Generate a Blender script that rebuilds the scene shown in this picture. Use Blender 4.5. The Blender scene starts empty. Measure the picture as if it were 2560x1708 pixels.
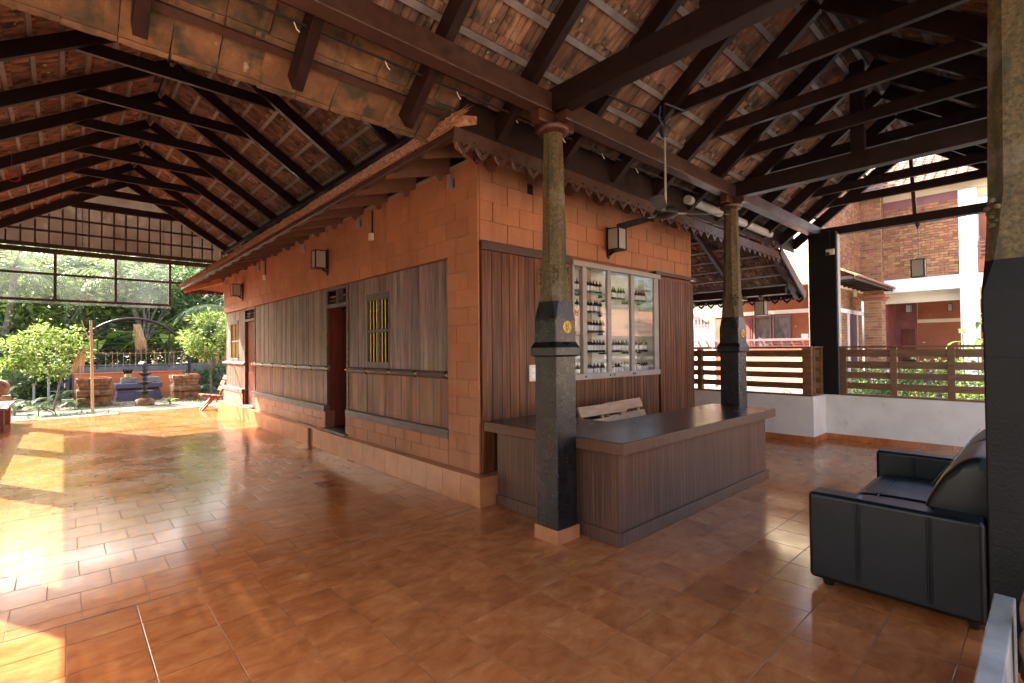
import bpy, math, random
import numpy as np
from mathutils import Vector, Matrix, Quaternion
random.seed(11); rng = np.random.default_rng(5)
R_ = math.radians
sc = bpy.context.scene
col = sc.collection

# ------------------------------------------------------------------ camera
CAM = Vector((-3.226, -4.06, 1.6))
yaw, pitch, roll = R_(42.347), R_(0.926), R_(-0.519)
fw = Vector((math.sin(yaw)*math.cos(pitch), math.cos(yaw)*math.cos(pitch), math.sin(pitch)))
rt = Vector((math.cos(yaw), -math.sin(yaw), 0)); upv = rt.cross(fw)
rt2 = math.cos(roll)*rt + math.sin(roll)*upv; up2 = -math.sin(roll)*rt + math.cos(roll)*upv
cd = bpy.data.cameras.new('camera'); cam = bpy.data.objects.new('camera', cd); col.objects.link(cam)
m = Matrix((rt2, up2, -fw)).transposed().to_4x4(); m.translation = CAM
cam.matrix_world = m
cd.sensor_width = 36; cd.lens = 17.28; cd.clip_start = 0.02; cd.clip_end = 2000
sc.camera = cam

# ------------------------------------------------------------------ sky, sun, exposure
SUN_EL = R_(35.0); SH = Vector((0.47, -0.883, 0)).normalized()       # horizontal travel of the sunlight
w = bpy.data.worlds.new('World'); sc.world = w; w.use_nodes = True
nt = w.node_tree; bg = nt.nodes['Background']
sky = nt.nodes.new('ShaderNodeTexSky'); sky.sky_type = 'NISHITA'; sky.sun_disc = False
sky.sun_elevation = SUN_EL; sky.sun_rotation = math.atan2(-SH.x, -SH.y)
sky.air_density = 1.0; sky.dust_density = 5.0; sky.ozone_density = 0.5
nt.links.new(sky.outputs[0], bg.inputs[0]); bg.inputs[1].default_value = 0.15
sd = bpy.data.lights.new('sun', 'SUN'); sun = bpy.data.objects.new('sun', sd); col.objects.link(sun)
sd.energy = 3.8; sd.angle = R_(0.6); sd.color = (1.0, 0.955, 0.88)
sdir = Vector((SH.x*math.cos(SUN_EL), SH.y*math.cos(SUN_EL), -math.sin(SUN_EL)))
sun.rotation_euler = sdir.to_track_quat('-Z', 'Y').to_euler(); sun.location = (-20, 40, 30)
sc.view_settings.view_transform = 'Standard'; sc.view_settings.look = 'None'
sc.view_settings.gamma = 1.0; sc.view_settings.use_curve_mapping = False
sc.view_settings.exposure = 3.02
sc.render.engine = 'CYCLES'
cy = sc.cycles
cy.max_bounces = 10; cy.diffuse_bounces = 6; cy.glossy_bounces = 4; cy.transmission_bounces = 6; cy.transparent_max_bounces = 16
cy.sample_clamp_indirect = 6.0; cy.caustics_reflective = False; cy.caustics_refractive = False
cy.use_denoising = True

# ------------------------------------------------------------------ materials
def newmat(name):
    mt = bpy.data.materials.new(name); mt.use_nodes = True
    n = mt.node_tree.nodes; return mt, n, mt.node_tree.links, n['Principled BSDF']

def ramp(n, l, fac, cols):
    r = n.new('ShaderNodeValToRGB'); l.new(fac, r.inputs[0])
    e = r.color_ramp.elements
    while len(e) < len(cols): e.new(0.5)
    for k, (p, c) in enumerate(cols):
        e[k].position = p; e[k].color = (*c, 1)
    return r.outputs[0]

def rnd(n, l):
    """random value that differs for each object and for each loose piece"""
    o = n.new('ShaderNodeObjectInfo'); g = n.new('ShaderNodeNewGeometry')
    a = n.new('ShaderNodeMath'); a.operation = 'ADD'; l.new(o.outputs['Random'], a.inputs[0]); l.new(g.outputs['Random Per Island'], a.inputs[1])
    f = n.new('ShaderNodeMath'); f.operation = 'FRACT'; l.new(a.outputs[0], f.inputs[0]); return f.outputs[0]

def noise(n, l, scale=(1, 1, 1), ns=5, detail=5, dist=0.0, rough=0.55, off=None):
    g = n.new('ShaderNodeNewGeometry'); mp = n.new('ShaderNodeMapping'); mp.inputs['Scale'].default_value = scale
    src = g.outputs['Position']
    if off is not None:                                   # shift the pattern from piece to piece
        s = n.new('ShaderNodeVectorMath'); s.operation = 'MULTIPLY_ADD'
        cmb = n.new('ShaderNodeCombineXYZ'); 
        for k in range(3): l.new(off, cmb.inputs[k])
        l.new(cmb.outputs[0], s.inputs[0]); s.inputs[1].default_value = (7.3, 5.1, 9.7); l.new(src, s.inputs[2]); src = s.outputs[0]
    l.new(src, mp.inputs[0])
    t = n.new('ShaderNodeTexNoise'); t.inputs['Scale'].default_value = ns; t.inputs['Detail'].default_value = detail
    t.inputs['Roughness'].default_value = rough; t.inputs['Distortion'].default_value = dist
    l.new(mp.outputs[0], t.inputs[0]); return t.outputs[0]

def pmat(name, cols, scale=(1, 1, 1), ns=5, detail=5, dist=0.0, rough=0.6, rvar=0.0, rns=3, bump=0.0, bscale=(1, 1, 1), bns=40,
         orand=0.0, shift=False, metal=0.0, spec=0.5, coat=0.0, hvar=0.0, spots=None, sheen=0.0, nrough=0.55, bdist=0.02):
    mt, n, l, b = newmat(name)
    rv = rnd(n, l) if (orand or shift or hvar) else None
    f = noise(n, l, scale, ns, detail, dist, nrough, off=rv if shift else None)
    c = ramp(n, l, f, cols) if len(cols) > 1 else None
    if c is None:
        rg = n.new('ShaderNodeRGB'); rg.outputs[0].default_value = (*cols[0][1], 1); c = rg.outputs[0]
    if spots:                                             # (colour, noise scale, low, high, stretch)
        for sp in (spots if isinstance(spots, list) else [spots]):
            sf = noise(n, l, sp[4] if len(sp) > 4 else (1, 1, 1), sp[1], 4, 0, off=rv if shift else None)
            k = ramp(n, l, sf, [(sp[2], (0, 0, 0)), (sp[3], (1, 1, 1))])
            mx = n.new('ShaderNodeMix'); mx.data_type = 'RGBA'; l.new(k, mx.inputs[0]); l.new(c, mx.inputs[6]); mx.inputs[7].default_value = (*sp[0], 1); c = mx.outputs[2]
    if orand or hvar:
        h = n.new('ShaderNodeHueSaturation'); l.new(c, h.inputs['Color'])
        mr = n.new('ShaderNodeMapRange'); l.new(rv, mr.inputs[0]); mr.inputs[3].default_value = 1-orand; mr.inputs[4].default_value = 1+orand
        l.new(mr.outputs[0], h.inputs['Value'])
        if hvar:
            mul = n.new('ShaderNodeMath'); mul.operation = 'MULTIPLY'; l.new(rv, mul.inputs[0]); mul.inputs[1].default_value = 13.7
            fr = n.new('ShaderNodeMath'); fr.operation = 'FRACT'; l.new(mul.outputs[0], fr.inputs[0])
            m2 = n.new('ShaderNodeMapRange'); l.new(fr.outputs[0], m2.inputs[0]); m2.inputs[3].default_value = .5-hvar; m2.inputs[4].default_value = .5+hvar
            l.new(m2.outputs[0], h.inputs['Hue'])
        c = h.outputs[0]
    l.new(c, b.inputs['Base Color'])
    b.inputs['Roughness'].default_value = rough; b.inputs['Metallic'].default_value = metal
    b.inputs['Specular IOR Level'].default_value = spec; b.inputs['Coat Weight'].default_value = coat; b.inputs['Coat Roughness'].default_value = .1
    if rvar:
        rf = noise(n, l, (1, 1, 1), rns, 4)
        mr = n.new('ShaderNodeMapRange'); l.new(rf, mr.inputs[0]); mr.inputs[1].default_value = .3; mr.inputs[2].default_value = .7
        mr.inputs[3].default_value = max(0, rough-rvar); mr.inputs[4].default_value = rough+rvar; l.new(mr.outputs[0], b.inputs['Roughness'])
    if bump:
        bf = noise(n, l, bscale, bns, 4, off=rv if shift else None)
        bp = n.new('ShaderNodeBump'); bp.inputs['Strength'].default_value = bump; bp.inputs['Distance'].default_value = bdist
        l.new(bf, bp.inputs['Height']); l.new(bp.outputs[0], b.inputs['Normal'])
    return mt

def leafmat(name, cols, trans=0.45, rough=0.45):
    mt, n, l, b = newmat(name)
    c = ramp(n, l, rnd(n, l), cols); l.new(c, b.inputs['Base Color']); b.inputs['Roughness'].default_value = rough
    b.inputs['Specular IOR Level'].default_value = .35
    t = n.new('ShaderNodeBsdfTranslucent'); l.new(c, t.inputs[0])
    mx = n.new('ShaderNodeMixShader'); mx.inputs[0].default_value = trans
    l.new(b.outputs[0], mx.inputs[1]); l.new(t.outputs[0], mx.inputs[2]); l.new(mx.outputs[0], n['Material Output'].inputs[0]); return mt

def sheetmat(name, colr, lo, hi, ns=3.0, stretch=(1, 1, 1), tint=(1, 1, 1)):
    """dusty see-through plastic: clear where clean, scattering where dusty"""
    mt, n, l, b = newmat(name); n.remove(b)
    tr = n.new('ShaderNodeBsdfTransparent'); tr.inputs[0].default_value = (*tint, 1)
    tl = n.new('ShaderNodeBsdfTranslucent'); tl.inputs[0].default_value = (*colr, 1)
    df = n.new('ShaderNodeBsdfDiffuse'); df.inputs[0].default_value = (*colr, 1)
    m1 = n.new('ShaderNodeMixShader'); m1.inputs[0].default_value = .5; l.new(tl.outputs[0], m1.inputs[1]); l.new(df.outputs[0], m1.inputs[2])
    f = noise(n, l, stretch, ns, 5)
    mr = n.new('ShaderNodeMapRange'); l.new(f, mr.inputs[0]); mr.inputs[1].default_value = .3; mr.inputs[2].default_value = .7; mr.inputs[3].default_value = lo; mr.inputs[4].default_value = hi
    mx = n.new('ShaderNodeMixShader'); l.new(mr.outputs[0], mx.inputs[0]); l.new(tr.outputs[0], mx.inputs[1]); l.new(m1.outputs[0], mx.inputs[2])
    l.new(mx.outputs[0], n['Material Output'].inputs[0]); return mt

def glassmat(name, ior=1.5, tint=(1, 1, 1), rough=0.0):
    mt, n, l, b = newmat(name); n.remove(b)
    tr = n.new('ShaderNodeBsdfTransparent'); tr.inputs[0].default_value = (*tint, 1)
    gl = n.new('ShaderNodeBsdfGlossy'); gl.inputs['Roughness'].default_value = rough
    fr = n.new('ShaderNodeFresnel'); fr.inputs[0].default_value = ior
    ge = n.new('ShaderNodeNewGeometry'); inv = n.new('ShaderNodeMath'); inv.operation = 'SUBTRACT'; inv.inputs[0].default_value = 1; l.new(ge.outputs['Backfacing'], inv.inputs[1])
    ml = n.new('ShaderNodeMath'); ml.operation = 'MULTIPLY'; l.new(fr.outputs[0], ml.inputs[0]); l.new(inv.outputs[0], ml.inputs[1])
    mx = n.new('ShaderNodeMixShader'); l.new(ml.outputs[0], mx.inputs[0]); l.new(tr.outputs[0], mx.inputs[1]); l.new(gl.outputs[0], mx.inputs[2])
    l.new(mx.outputs[0], n['Material Output'].inputs[0]); return mt

K = {}
K['block'] = pmat('painted_block', [(.25, (.325, .125, .055)), (.75, (.43, .178, .086))], ns=1.7, detail=8, rough=.62, rvar=.1, bump=.5, bns=40, orand=.07,
                  spots=[((.56, .27, .16), 34, .72, .76), ((.20, .055, .022), 48, .74, .78), ((.27, .085, .036), 1.6, .55, .8, (2, 2, .5))], bdist=.014)
K['mortar'] = pmat('painted_joint', [(.3, (.16, .048, .02)), (.7, (.25, .08, .034))], ns=6, rough=.8)
K['soffit'] = pmat('painted_soffit', [(.3, (.22, .085, .035)), (.7, (.33, .12, .05))], ns=6, rough=.65, bump=.1, bns=30)
K['tail'] = pmat('brown_eave_paint', [(.3, (.11, .046, .023)), (.7, (.17, .07, .034))], ns=6, rough=.6)
K['plank'] = pmat('weathered_plank', [(.22, (.042, .024, .019)), (.40, (.125, .082, .066)), (.56, (.205, .145, .12)), (.66, (.165, .10, .075)), (.80, (.23, .11, .068))],
                  scale=(9, 9, .55), ns=2.6, detail=7, rough=.5, rvar=.12, bump=.25, bscale=(14, 14, .6), bns=6, orand=.32, shift=True, hvar=.02,
                  spots=[((.25, .10, .05), 1.6, .58, .78, (3, 3, .6)), ((.035, .017, .013), 3.0, .62, .74, (5, 5, .35)), ((.26, .215, .19), 2.4, .52, .76, (4, 4, .4))], bdist=.01)
K['plank_low'] = pmat('rain_streaked_plank', [(.22, (.05, .02, .012)), (.42, (.17, .075, .042)), (.58, (.25, .105, .052)), (.80, (.31, .125, .058))],
                  scale=(9, 9, .55), ns=2.6, detail=7, rough=.5, spec=.3, rvar=.12, bump=.25, bscale=(14, 14, .6), bns=6, orand=.25, shift=True, hvar=.015,
                  spots=[((.115, .088, .08), 1.4, .52, .70, (3, 3, .5)), ((.035, .015, .011), 3.0, .60, .72, (5, 5, .35))], bdist=.01)
K['plank_front'] = pmat('teak_plank', [(.25, (.018, .006, .003)), (.42, (.085, .026, .009)), (.60, (.15, .050, .017)), (.78, (.25, .10, .035))],
                  scale=(11, 11, .5), ns=2.8, detail=7, rough=.42, rvar=.1, spec=.3, bump=.2, bscale=(14, 14, .6), bns=6, orand=.25, shift=True,
                  spots=[((.022, .010, .007), 3.0, .60, .72, (6, 6, .35))], bdist=.01)
K['rail'] = pmat('grey_rail_wood', [(.3, (.06, .04, .032)), (.6, (.13, .095, .08)), (.8, (.17, .13, .115))], scale=(6, .7, 6), ns=5, rough=.55, bump=.25, bns=25, bdist=.01)
K['dark'] = pmat('dark_timber', [(.3, (.011, .0038, .003)), (.7, (.022, .0078, .006))], scale=(2, 2, 2), ns=6, rough=.5, rvar=.1, spec=.28, bump=.12, bns=35, orand=.25, bdist=.01)
K['brown'] = pmat('brown_timber', [(.3, (.036, .014, .009)), (.7, (.066, .029, .02))], scale=(2, 2, 2), ns=6, rough=.45, rvar=.1, bump=.12, bns=35, orand=.12, bdist=.01)
K['batten'] = pmat('grey_batten', [(.3, (.14, .11, .098)), (.7, (.23, .185, .165))], ns=8, rough=.55, bump=.1, bns=40, orand=.2, bdist=.01)
K['red'] = pmat('red_timber', [(.3, (.042, .013, .007)), (.7, (.078, .025, .013))], ns=9, rough=.4, orand=.1)
TR = [(.24, (.028, .021, .015)), (.40, (.13, .072, .045)), (.54, (.235, .110, .062)), (.74, (.36, .23, .16))]
K['tile'] = pmat('clay_tile', TR, scale=(1, 4.5, 1), ns=3.0, detail=7,
                 rough=.85, bump=.3, bns=60, orand=.34, shift=True, hvar=.012, spots=[((.045, .036, .022), 5.5, .52, .66), ((.50, .42, .33), 11, .66, .74)], bdist=.01)
K['tile_x'] = pmat('clay_tile_cross', TR, scale=(4.5, 1, 1), ns=3.0, detail=7,
                 rough=.85, bump=.3, bns=60, orand=.34, shift=True, hvar=.012, spots=[((.045, .036, .022), 5.5, .52, .66), ((.50, .42, .33), 11, .66, .74)], bdist=.01)
K['eave_tile'] = pmat('mossy_clay_tile', [(.2, (.045, .03, .016)), (.42, (.125, .064, .031)), (.6, (.185, .092, .044)), (.8, (.27, .155, .085))], ns=5.5, nrough=.65, detail=7, rough=.85, bump=.35, bns=45,
                 orand=.25, shift=True, spots=[((.045, .038, .02), 4.2, .50, .64), ((.36, .29, .22), 8, .68, .74)], bdist=.01)
K['roof_top'] = pmat('weathered_roof', [(.3, (.10, .042, .022)), (.7, (.19, .082, .042))], ns=5, rough=.85, bump=.3, bns=12)
K['roof_pale'] = pmat('sunny_clay_tile', [(.3, (.27, .12, .06)), (.7, (.42, .22, .13))], ns=6, rough=.8, orand=.2, shift=True)
K['thatch'] = pmat('dry_thatch', [(.3, (.14, .055, .028)), (.7, (.40, .19, .10))], ns=30, rough=.9, orand=.35)
K['floor_tile'] = pmat('glazed_floor_tile', [(.25, (.25, .068, .019)), (.45, (.375, .118, .035)), (.62, (.455, .163, .054)), (.82, (.59, .27, .115))], scale=(1, 1.5, 1), ns=5.0, detail=8, dist=.45, nrough=.64,
                 rough=.17, rvar=.06, rns=1.4, orand=.07, shift=True, bump=.025, bns=7, bdist=.02, spec=.6,
                 spots=[((.25, .072, .023), 1.3, .56, .74)])
K['grout'] = pmat('floor_grout', [(.3, (.12, .05, .025)), (.7, (.30, .17, .10))], ns=1.8, detail=7, rough=.9)
K['plinth_tile'] = pmat('plinth_tile', [(.3, (.36, .12, .042)), (.7, (.50, .205, .085))], ns=5, rough=.3, orand=.06, shift=True)
K['marble'] = pmat('white_edging', [(.3, (.62, .62, .60)), (.7, (.75, .74, .71))], ns=3, rough=.5)
K['stone'] = pmat('speckled_granite', [(.30, (.018, .013, .006)), (.46, (.075, .052, .018)), (.58, (.115, .081, .030)), (.74, (.19, .15, .085))], ns=46, detail=6, rough=.75, bump=.35, bns=90,
                  spots=[((.035, .027, .012), 5, .50, .70, (3, 3, .5)), ((.17, .15, .115), 3, .58, .75)], bdist=.008, nrough=.7)
K['black'] = pmat('black_painted_stone', [(.3, (.004, .004, .005)), (.7, (.010, .010, .012))], ns=9, rough=.30, rvar=.1, rns=10, bump=.32, bns=60, bdist=.010,
                  spots=[((.022, .022, .027), 22, .64, .80), ((.003, .003, .003), 4, .5, .7)], spec=.5)
K['brass'] = pmat('brass', [(.3, (.62, .42, .10)), (.7, (.80, .58, .18))], ns=12, rough=.35, metal=.85)
K['gold_paint'] = pmat('gold_paint', [(.3, (.55, .36, .06)), (.7, (.72, .52, .12))], ns=14, rough=.45, metal=.3)
K['lam'] = pmat('streaked_laminate', [(.25, (.045, .018, .010)), (.5, (.105, .050, .031)), (.75, (.18, .098, .066))], scale=(55, 55, .6), ns=2, detail=4, rough=.42, spec=.3)
K['lam_top'] = pmat('dark_countertop', [(.3, (.026, .015, .011)), (.7, (.042, .026, .02))], scale=(1, 12, 1), ns=5, rough=.24, rvar=.04)
K['leather'] = pmat('black_leather', [(.3, (.0038, .0038, .005)), (.7, (.006, .006, .008))], ns=4, rough=.40, rvar=.05, spec=.35, bump=.10, bns=6, bdist=.02)
K['white'] = pmat('white_plaster', [(.3, (.60, .57, .52)), (.7, (.70, .67, .615))], ns=3, rough=.7, bump=.06, bns=20, spots=[((.50, .47, .42), 2.2, .58, .8), ((.44, .40, .35), 6, .7, .8, (1, 1, .3))])
K['white_paint'] = pmat('white_paint', [(.3, (.80, .80, .79)), (.7, (.85, .85, .84))], ns=3, rough=.6)
K['cream'] = pmat('cream_plaster', [(.3, (.62, .53, .37)), (.7, (.72, .63, .46))], ns=1.5, rough=.8)
K['teak'] = pmat('oiled_teak', [(.3, (.095, .040, .016)), (.7, (.20, .092, .038))], scale=(3, 1.2, 8), ns=4, rough=.4, orand=.14, shift=True, bump=.08, bns=30, bdist=.01)
K['pale_wood'] = pmat('pale_wood', [(.3, (.30, .17, .085)), (.7, (.46, .29, .155))], scale=(1, 6, 6), ns=4, rough=.5, orand=.12, shift=True)
K['alu'] = pmat('taupe_frame', [(.3, (.27, .235, .21)), (.7, (.34, .30, .27))], ns=4, rough=.45)
K['cab_in'] = pmat('grey_white_lining', [(.3, (.66, .66, .63)), (.7, (.74, .74, .71))], ns=3, rough=.6)
K['glass'] = glassmat('window_glass', 1.7)
K['shelf_glass'] = glassmat('shelf_glass', 1.5, (.80, .92, .86))
K['bottle'] = pmat('dark_bottle_glass', [(.5, (.016, .010, .008))], rough=.12)
K['paper'] = pmat('paper_label', [(.45, (.72, .71, .70)), (.55, (.82, .81, .80))], ns=90, rough=.7)
K['cap'] = pmat('gold_cap', [(.5, (.55, .40, .18))], rough=.35, metal=.7)
K['frost'] = sheetmat('frosted_glass', (.62, .60, .56), .80, .92, 2)
K['iron'] = pmat('black_iron', [(.3, (.012, .010, .010)), (.7, (.03, .024, .022))], ns=9, rough=.45, metal=.3)
K['rust'] = pmat('brown_painted_steel', [(.3, (.028, .0085, .006)), (.7, (.05, .017, .012))], ns=9, rough=.5)
K['steel'] = pmat('grey_steel', [(.3, (.30, .29, .28)), (.7, (.42, .41, .40))], ns=9, rough=.45, metal=.5)
K['plastic'] = pmat('cream_plastic', [(.5, (.70, .66, .56))], rough=.4)
K['pvc'] = pmat('grey_pvc', [(.3, (.32, .31, .30)), (.7, (.40, .39, .38))], ns=5, rough=.55)
K['cable'] = pmat('black_cable', [(.5, (.012, .012, .013))], rough=.4)
K['bluewire'] = pmat('blue_wire', [(.5, (.03, .08, .25))], rough=.4)
K['redcord'] = pmat('red_cord', [(.5, (.45, .02, .02))], rough=.6)
K['yellow'] = pmat('yellow_bar', [(.3, (.52, .37, .06)), (.7, (.66, .49, .10))], ns=10, rough=.4)
K['door'] = pmat('maroon_door', [(.3, (.095, .020, .011)), (.7, (.16, .038, .02))], scale=(4, 4, .6), ns=5, rough=.35, bump=.06, bns=20)
K['room'] = pmat('dim_room_plaster', [(.3, (.30, .24, .17)), (.7, (.38, .31, .23))], ns=2, rough=.9)
K['sheet'] = sheetmat('dusty_plastic_sheet', (.62, .65, .62), .008, .04, 1.6, (1, 1, .6))
K['blind'] = sheetmat('milky_plastic_sheet', (.13, .125, .10), .94, .985, 1.6, (1, 1, .6))
K['gable_panel'] = sheetmat('aged_roof_panel', (.135, .098, .08), .90, .97, 2.5, (1, 1, .5), tint=(.8, .7, .6))
K['laterite'] = pmat('laterite', [(.3, (.10, .045, .023)), (.5, (.23, .12, .06)), (.7, (.36, .21, .12))], ns=7, detail=7, rough=.9, bump=.5, bns=30, orand=.12, shift=True)
K['orange'] = pmat('orange_plaster', [(.3, (.62, .17, .055)), (.7, (.70, .215, .075))], ns=2, rough=.75)
K['blue'] = pmat('blue_grey_paint', [(.3, (.085, .085, .14)), (.7, (.12, .12, .18))], ns=4, rough=.6)
K['lampstone'] = pmat('black_granite', [(.3, (.014, .014, .016)), (.7, (.028, .028, .032))], ns=20, rough=.4)
K['greystone'] = pmat('grey_stone', [(.3, (.17, .165, .155)), (.7, (.30, .295, .28))], ns=7, detail=7, rough=.9, bump=.4, bns=30)
K['cement'] = pmat('cement_wall', [(.3, (.15, .14, .125)), (.7, (.25, .24, .22))], ns=2.5, detail=7, rough=.9, bump=.2, bns=15)
K['brick'] = pmat('fired_brick', [(.3, (.24, .102, .045)), (.7, (.36, .175, .082))], ns=5, rough=.85, bump=.3, bns=30, orand=.32, hvar=.02, shift=True)
K['brick_mortar'] = pmat('brick_mortar', [(.3, (.30, .25, .20)), (.7, (.40, .34, .28))], ns=6, rough=.9)
K['terra'] = pmat('terracotta_plaster', [(.3, (.26, .082, .038)), (.7, (.33, .11, .052))], ns=2, rough=.8, spots=[((.62, .38, .28), 7, .68, .74)])
K['rose'] = pmat('peach_plaster', [(.3, (.42, .17, .085)), (.7, (.48, .20, .10))], ns=2, rough=.8)
K['maroon'] = pmat('maroon_paint', [(.3, (.16, .045, .04)), (.7, (.24, .075, .065))], ns=5, rough=.5)
K['mauve'] = pmat('mauve_window_paint', [(.3, (.13, .075, .085)), (.7, (.19, .115, .125))], ns=5, rough=.5)
K['pane'] = pmat('curtained_pane', [(.3, (.06, .065, .07)), (.7, (.20, .20, .20))], scale=(1, 3, .8), ns=2.5, rough=.12)
K['bark'] = pmat('pale_bark', [(.3, (.12, .09, .065)), (.7, (.27, .22, .17))], scale=(3, 3, .8), ns=7, rough=.9, bump=.4, bns=18)
K['bamboo'] = pmat('bamboo_pole', [(.3, (.34, .22, .095)), (.7, (.48, .33, .16))], scale=(3, 3, .5), ns=5, rough=.5)
K['straw'] = pmat('dry_garland', [(.3, (.38, .22, .09)), (.7, (.62, .42, .21))], ns=20, rough=.9, orand=.3)
K['leaf_lime'] = leafmat('lime_leaves', [(0, (.07, .125, .022)), (.5, (.165, .235, .04)), (1, (.34, .38, .09))], .55)
K['leaf_mid'] = leafmat('mid_green_leaves', [(0, (.05, .095, .028)), (.6, (.125, .20, .06)), (1, (.27, .34, .13))], .58)
K['leaf_dark'] = leafmat('dark_green_leaves', [(0, (.025, .05, .017)), (.6, (.06, .105, .032)), (1, (.13, .19, .06))], .5)
K['leaf_pale'] = leafmat('pale_sage_leaves', [(0, (.08, .12, .06)), (.6, (.17, .22, .12)), (1, (.30, .35, .22))], .5)
K['frond'] = leafmat('palm_frond', [(0, (.10, .16, .05)), (.6, (.22, .30, .12)), (1, (.40, .45, .24))], .5, .35)
K['banana'] = leafmat('banana_leaf', [(0, (.16, .27, .025)), (1, (.34, .44, .05))], .55, .35)
K['petal'] = leafmat('purple_petals', [(0, (.16, .03, .35)), (1, (.28, .07, .50))], .35)
K['litter'] = leafmat('fallen_leaves', [(0, (.16, .08, .03)), (.6, (.34, .19, .08)), (1, (.48, .32, .16))], .2, .7)
K['ground'] = pmat('garden_soil', [(.25, (.09, .065, .04)), (.5, (.19, .145, .095)), (.75, (.30, .25, .18))], ns=1.6, detail=8, rough=.95, bump=.5, bns=9,
                   spots=[((.06, .10, .022), .6, .5, .66)])
K['paving'] = pmat('grey_paving', [(.3, (.30, .31, .32)), (.7, (.42, .43, .44))], ns=2, rough=.8)
K['bounce_paving'] = pmat('bounce_paving', [(.3, (.34, .315, .27)), (.7, (.44, .41, .36))], ns=2, rough=.8)  # pale so the added paving reflects fill light
K['buff'] = pmat('buff_plaster', [(.3, (.40, .35, .27)), (.7, (.48, .43, .34))], ns=2, rough=.8)
K['rock'] = pmat('polished_brown_rock', [(.3, (.14, .055, .024)), (.7, (.40, .22, .11))], ns=3.5, detail=5, dist=1.2, rough=.3)
K['driftwood'] = pmat('driftwood', [(.3, (.10, .045, .018)), (.7, (.38, .22, .11))], scale=(1, 1, .3), ns=22, rough=.8, bump=.6, bns=30)
K['curb'] = pmat('chipped_grey_paint', [(.3, (.24, .22, .20)), (.7, (.34, .32, .29))], ns=7, rough=.85, spec=.15, bump=.35, bns=38, spots=[((.5, .49, .46), 14, .68, .74)], bdist=.006)
K['pier'] = pmat('dull_shaded_black', [(.3, (.0035, .003, .003)), (.7, (.007, .006, .006))], ns=6, rough=.55, spec=.22, bump=.3, bns=60, bdist=.01, spots=[((.03, .028, .028), 40, .70, .78)])  # pier black; also darkens the sofa pillar in place of shade
K['olive'] = pmat('olive_membrane', [(.3, (.13, .15, .075)), (.7, (.18, .20, .11))], ns=2, rough=.6)

# ------------------------------------------------------------------ mesh and object helpers
class MB:
    def __init__(s): s.v = []; s.f = []
    def add(s, vs, fs):
        b = len(s.v); s.v += [tuple(map(float, q)) for q in vs]; s.f += [tuple(i+b for i in f) for f in fs]; return s
    def box(s, x0, x1, y0, y1, z0, z1):
        return s.add([(x0, y0, z0), (x1, y0, z0), (x1, y1, z0), (x0, y1, z0), (x0, y0, z1), (x1, y0, z1), (x1, y1, z1), (x0, y1, z1)],
                     [(0, 3, 2, 1), (4, 5, 6, 7), (0, 1, 5, 4), (1, 2, 6, 5), (2, 3, 7, 6), (3, 0, 4, 7)])
    def beam(s, a, b, wd, ht, up=(0, 0, 1)):
        a = Vector(a); b = Vector(b); d = (b-a).normalized(); sd_ = d.cross(Vector(up)).normalized(); u = sd_.cross(d)
        vs = [p + sd_*sx*wd/2 + u*sz*ht/2 for p in (a, b) for sx, sz in ((-1, -1), (1, -1), (1, 1), (-1, 1))]
        return s.add(vs, [(3, 2, 1, 0), (4, 5, 6, 7), (0, 1, 5, 4), (1, 2, 6, 5), (2, 3, 7, 6), (3, 0, 4, 7)])
    def tube(s, pts, rad, n=8, cap=True):
        pts = [Vector(p) for p in pts]; k = len(pts)
        if not hasattr(rad, '__len__'): rad = [rad]*k
        base = len(s.v); prev = None
        for i, p in enumerate(pts):
            d = (pts[min(i+1, k-1)] - pts[max(i-1, 0)]).normalized()
            a = d.orthogonal().normalized() if prev is None else (prev - d*prev.dot(d)).normalized()
            prev = a; b = d.cross(a)
            for j in range(n):
                t = 2*math.pi*j/n; s.v.append(tuple(p + (a*math.cos(t) + b*math.sin(t))*rad[i]))
        for i in range(k-1):
            for j in range(n):
                q = base+i*n; s.f.append((q+j, q+(j+1) % n, q+n+(j+1) % n, q+n+j))
        if cap: s.f.append(tuple(base+j for j in range(n-1, -1, -1))); s.f.append(tuple(base+(k-1)*n+j for j in range(n)))
        return s
    def lathe(s, prof, c=(0, 0, 0), n=16, ph=0.0):
        base = len(s.v)
        for r, z in prof:
            for j in range(n):
                t = 2*math.pi*(j+ph)/n; s.v.append((c[0]+r*math.cos(t), c[1]+r*math.sin(t), c[2]+z))
        k = len(prof)
        for i in range(k-1):
            for j in range(n):
                q = base+i*n; s.f.append((q+j, q+(j+1) % n, q+n+(j+1) % n, q+n+j))
        s.f.append(tuple(base+j for j in range(n-1, -1, -1))); s.f.append(tuple(base+(k-1)*n+j for j in range(n))); return s
    def prism(s, poly, ax, t0, t1):
        """poly in the two axes other than ax, extruded from t0 to t1"""
        k = len(poly); vs = []
        for t in (t0, t1):
            for a, b in poly:
                vs.append({'x': (t, a, b), 'y': (a, t, b), 'z': (a, b, t)}[ax])
        fs = [tuple(range(k)), tuple(range(2*k-1, k-1, -1))] + [(i, i+k, (i+1) % k+k, (i+1) % k) for i in range(k)]
        return s.add(vs, fs)
    def mesh(s, name):
        me = bpy.data.meshes.new(name); me.from_pydata(s.v, [], s.f); me.validate(); me.update()
        return me

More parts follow.
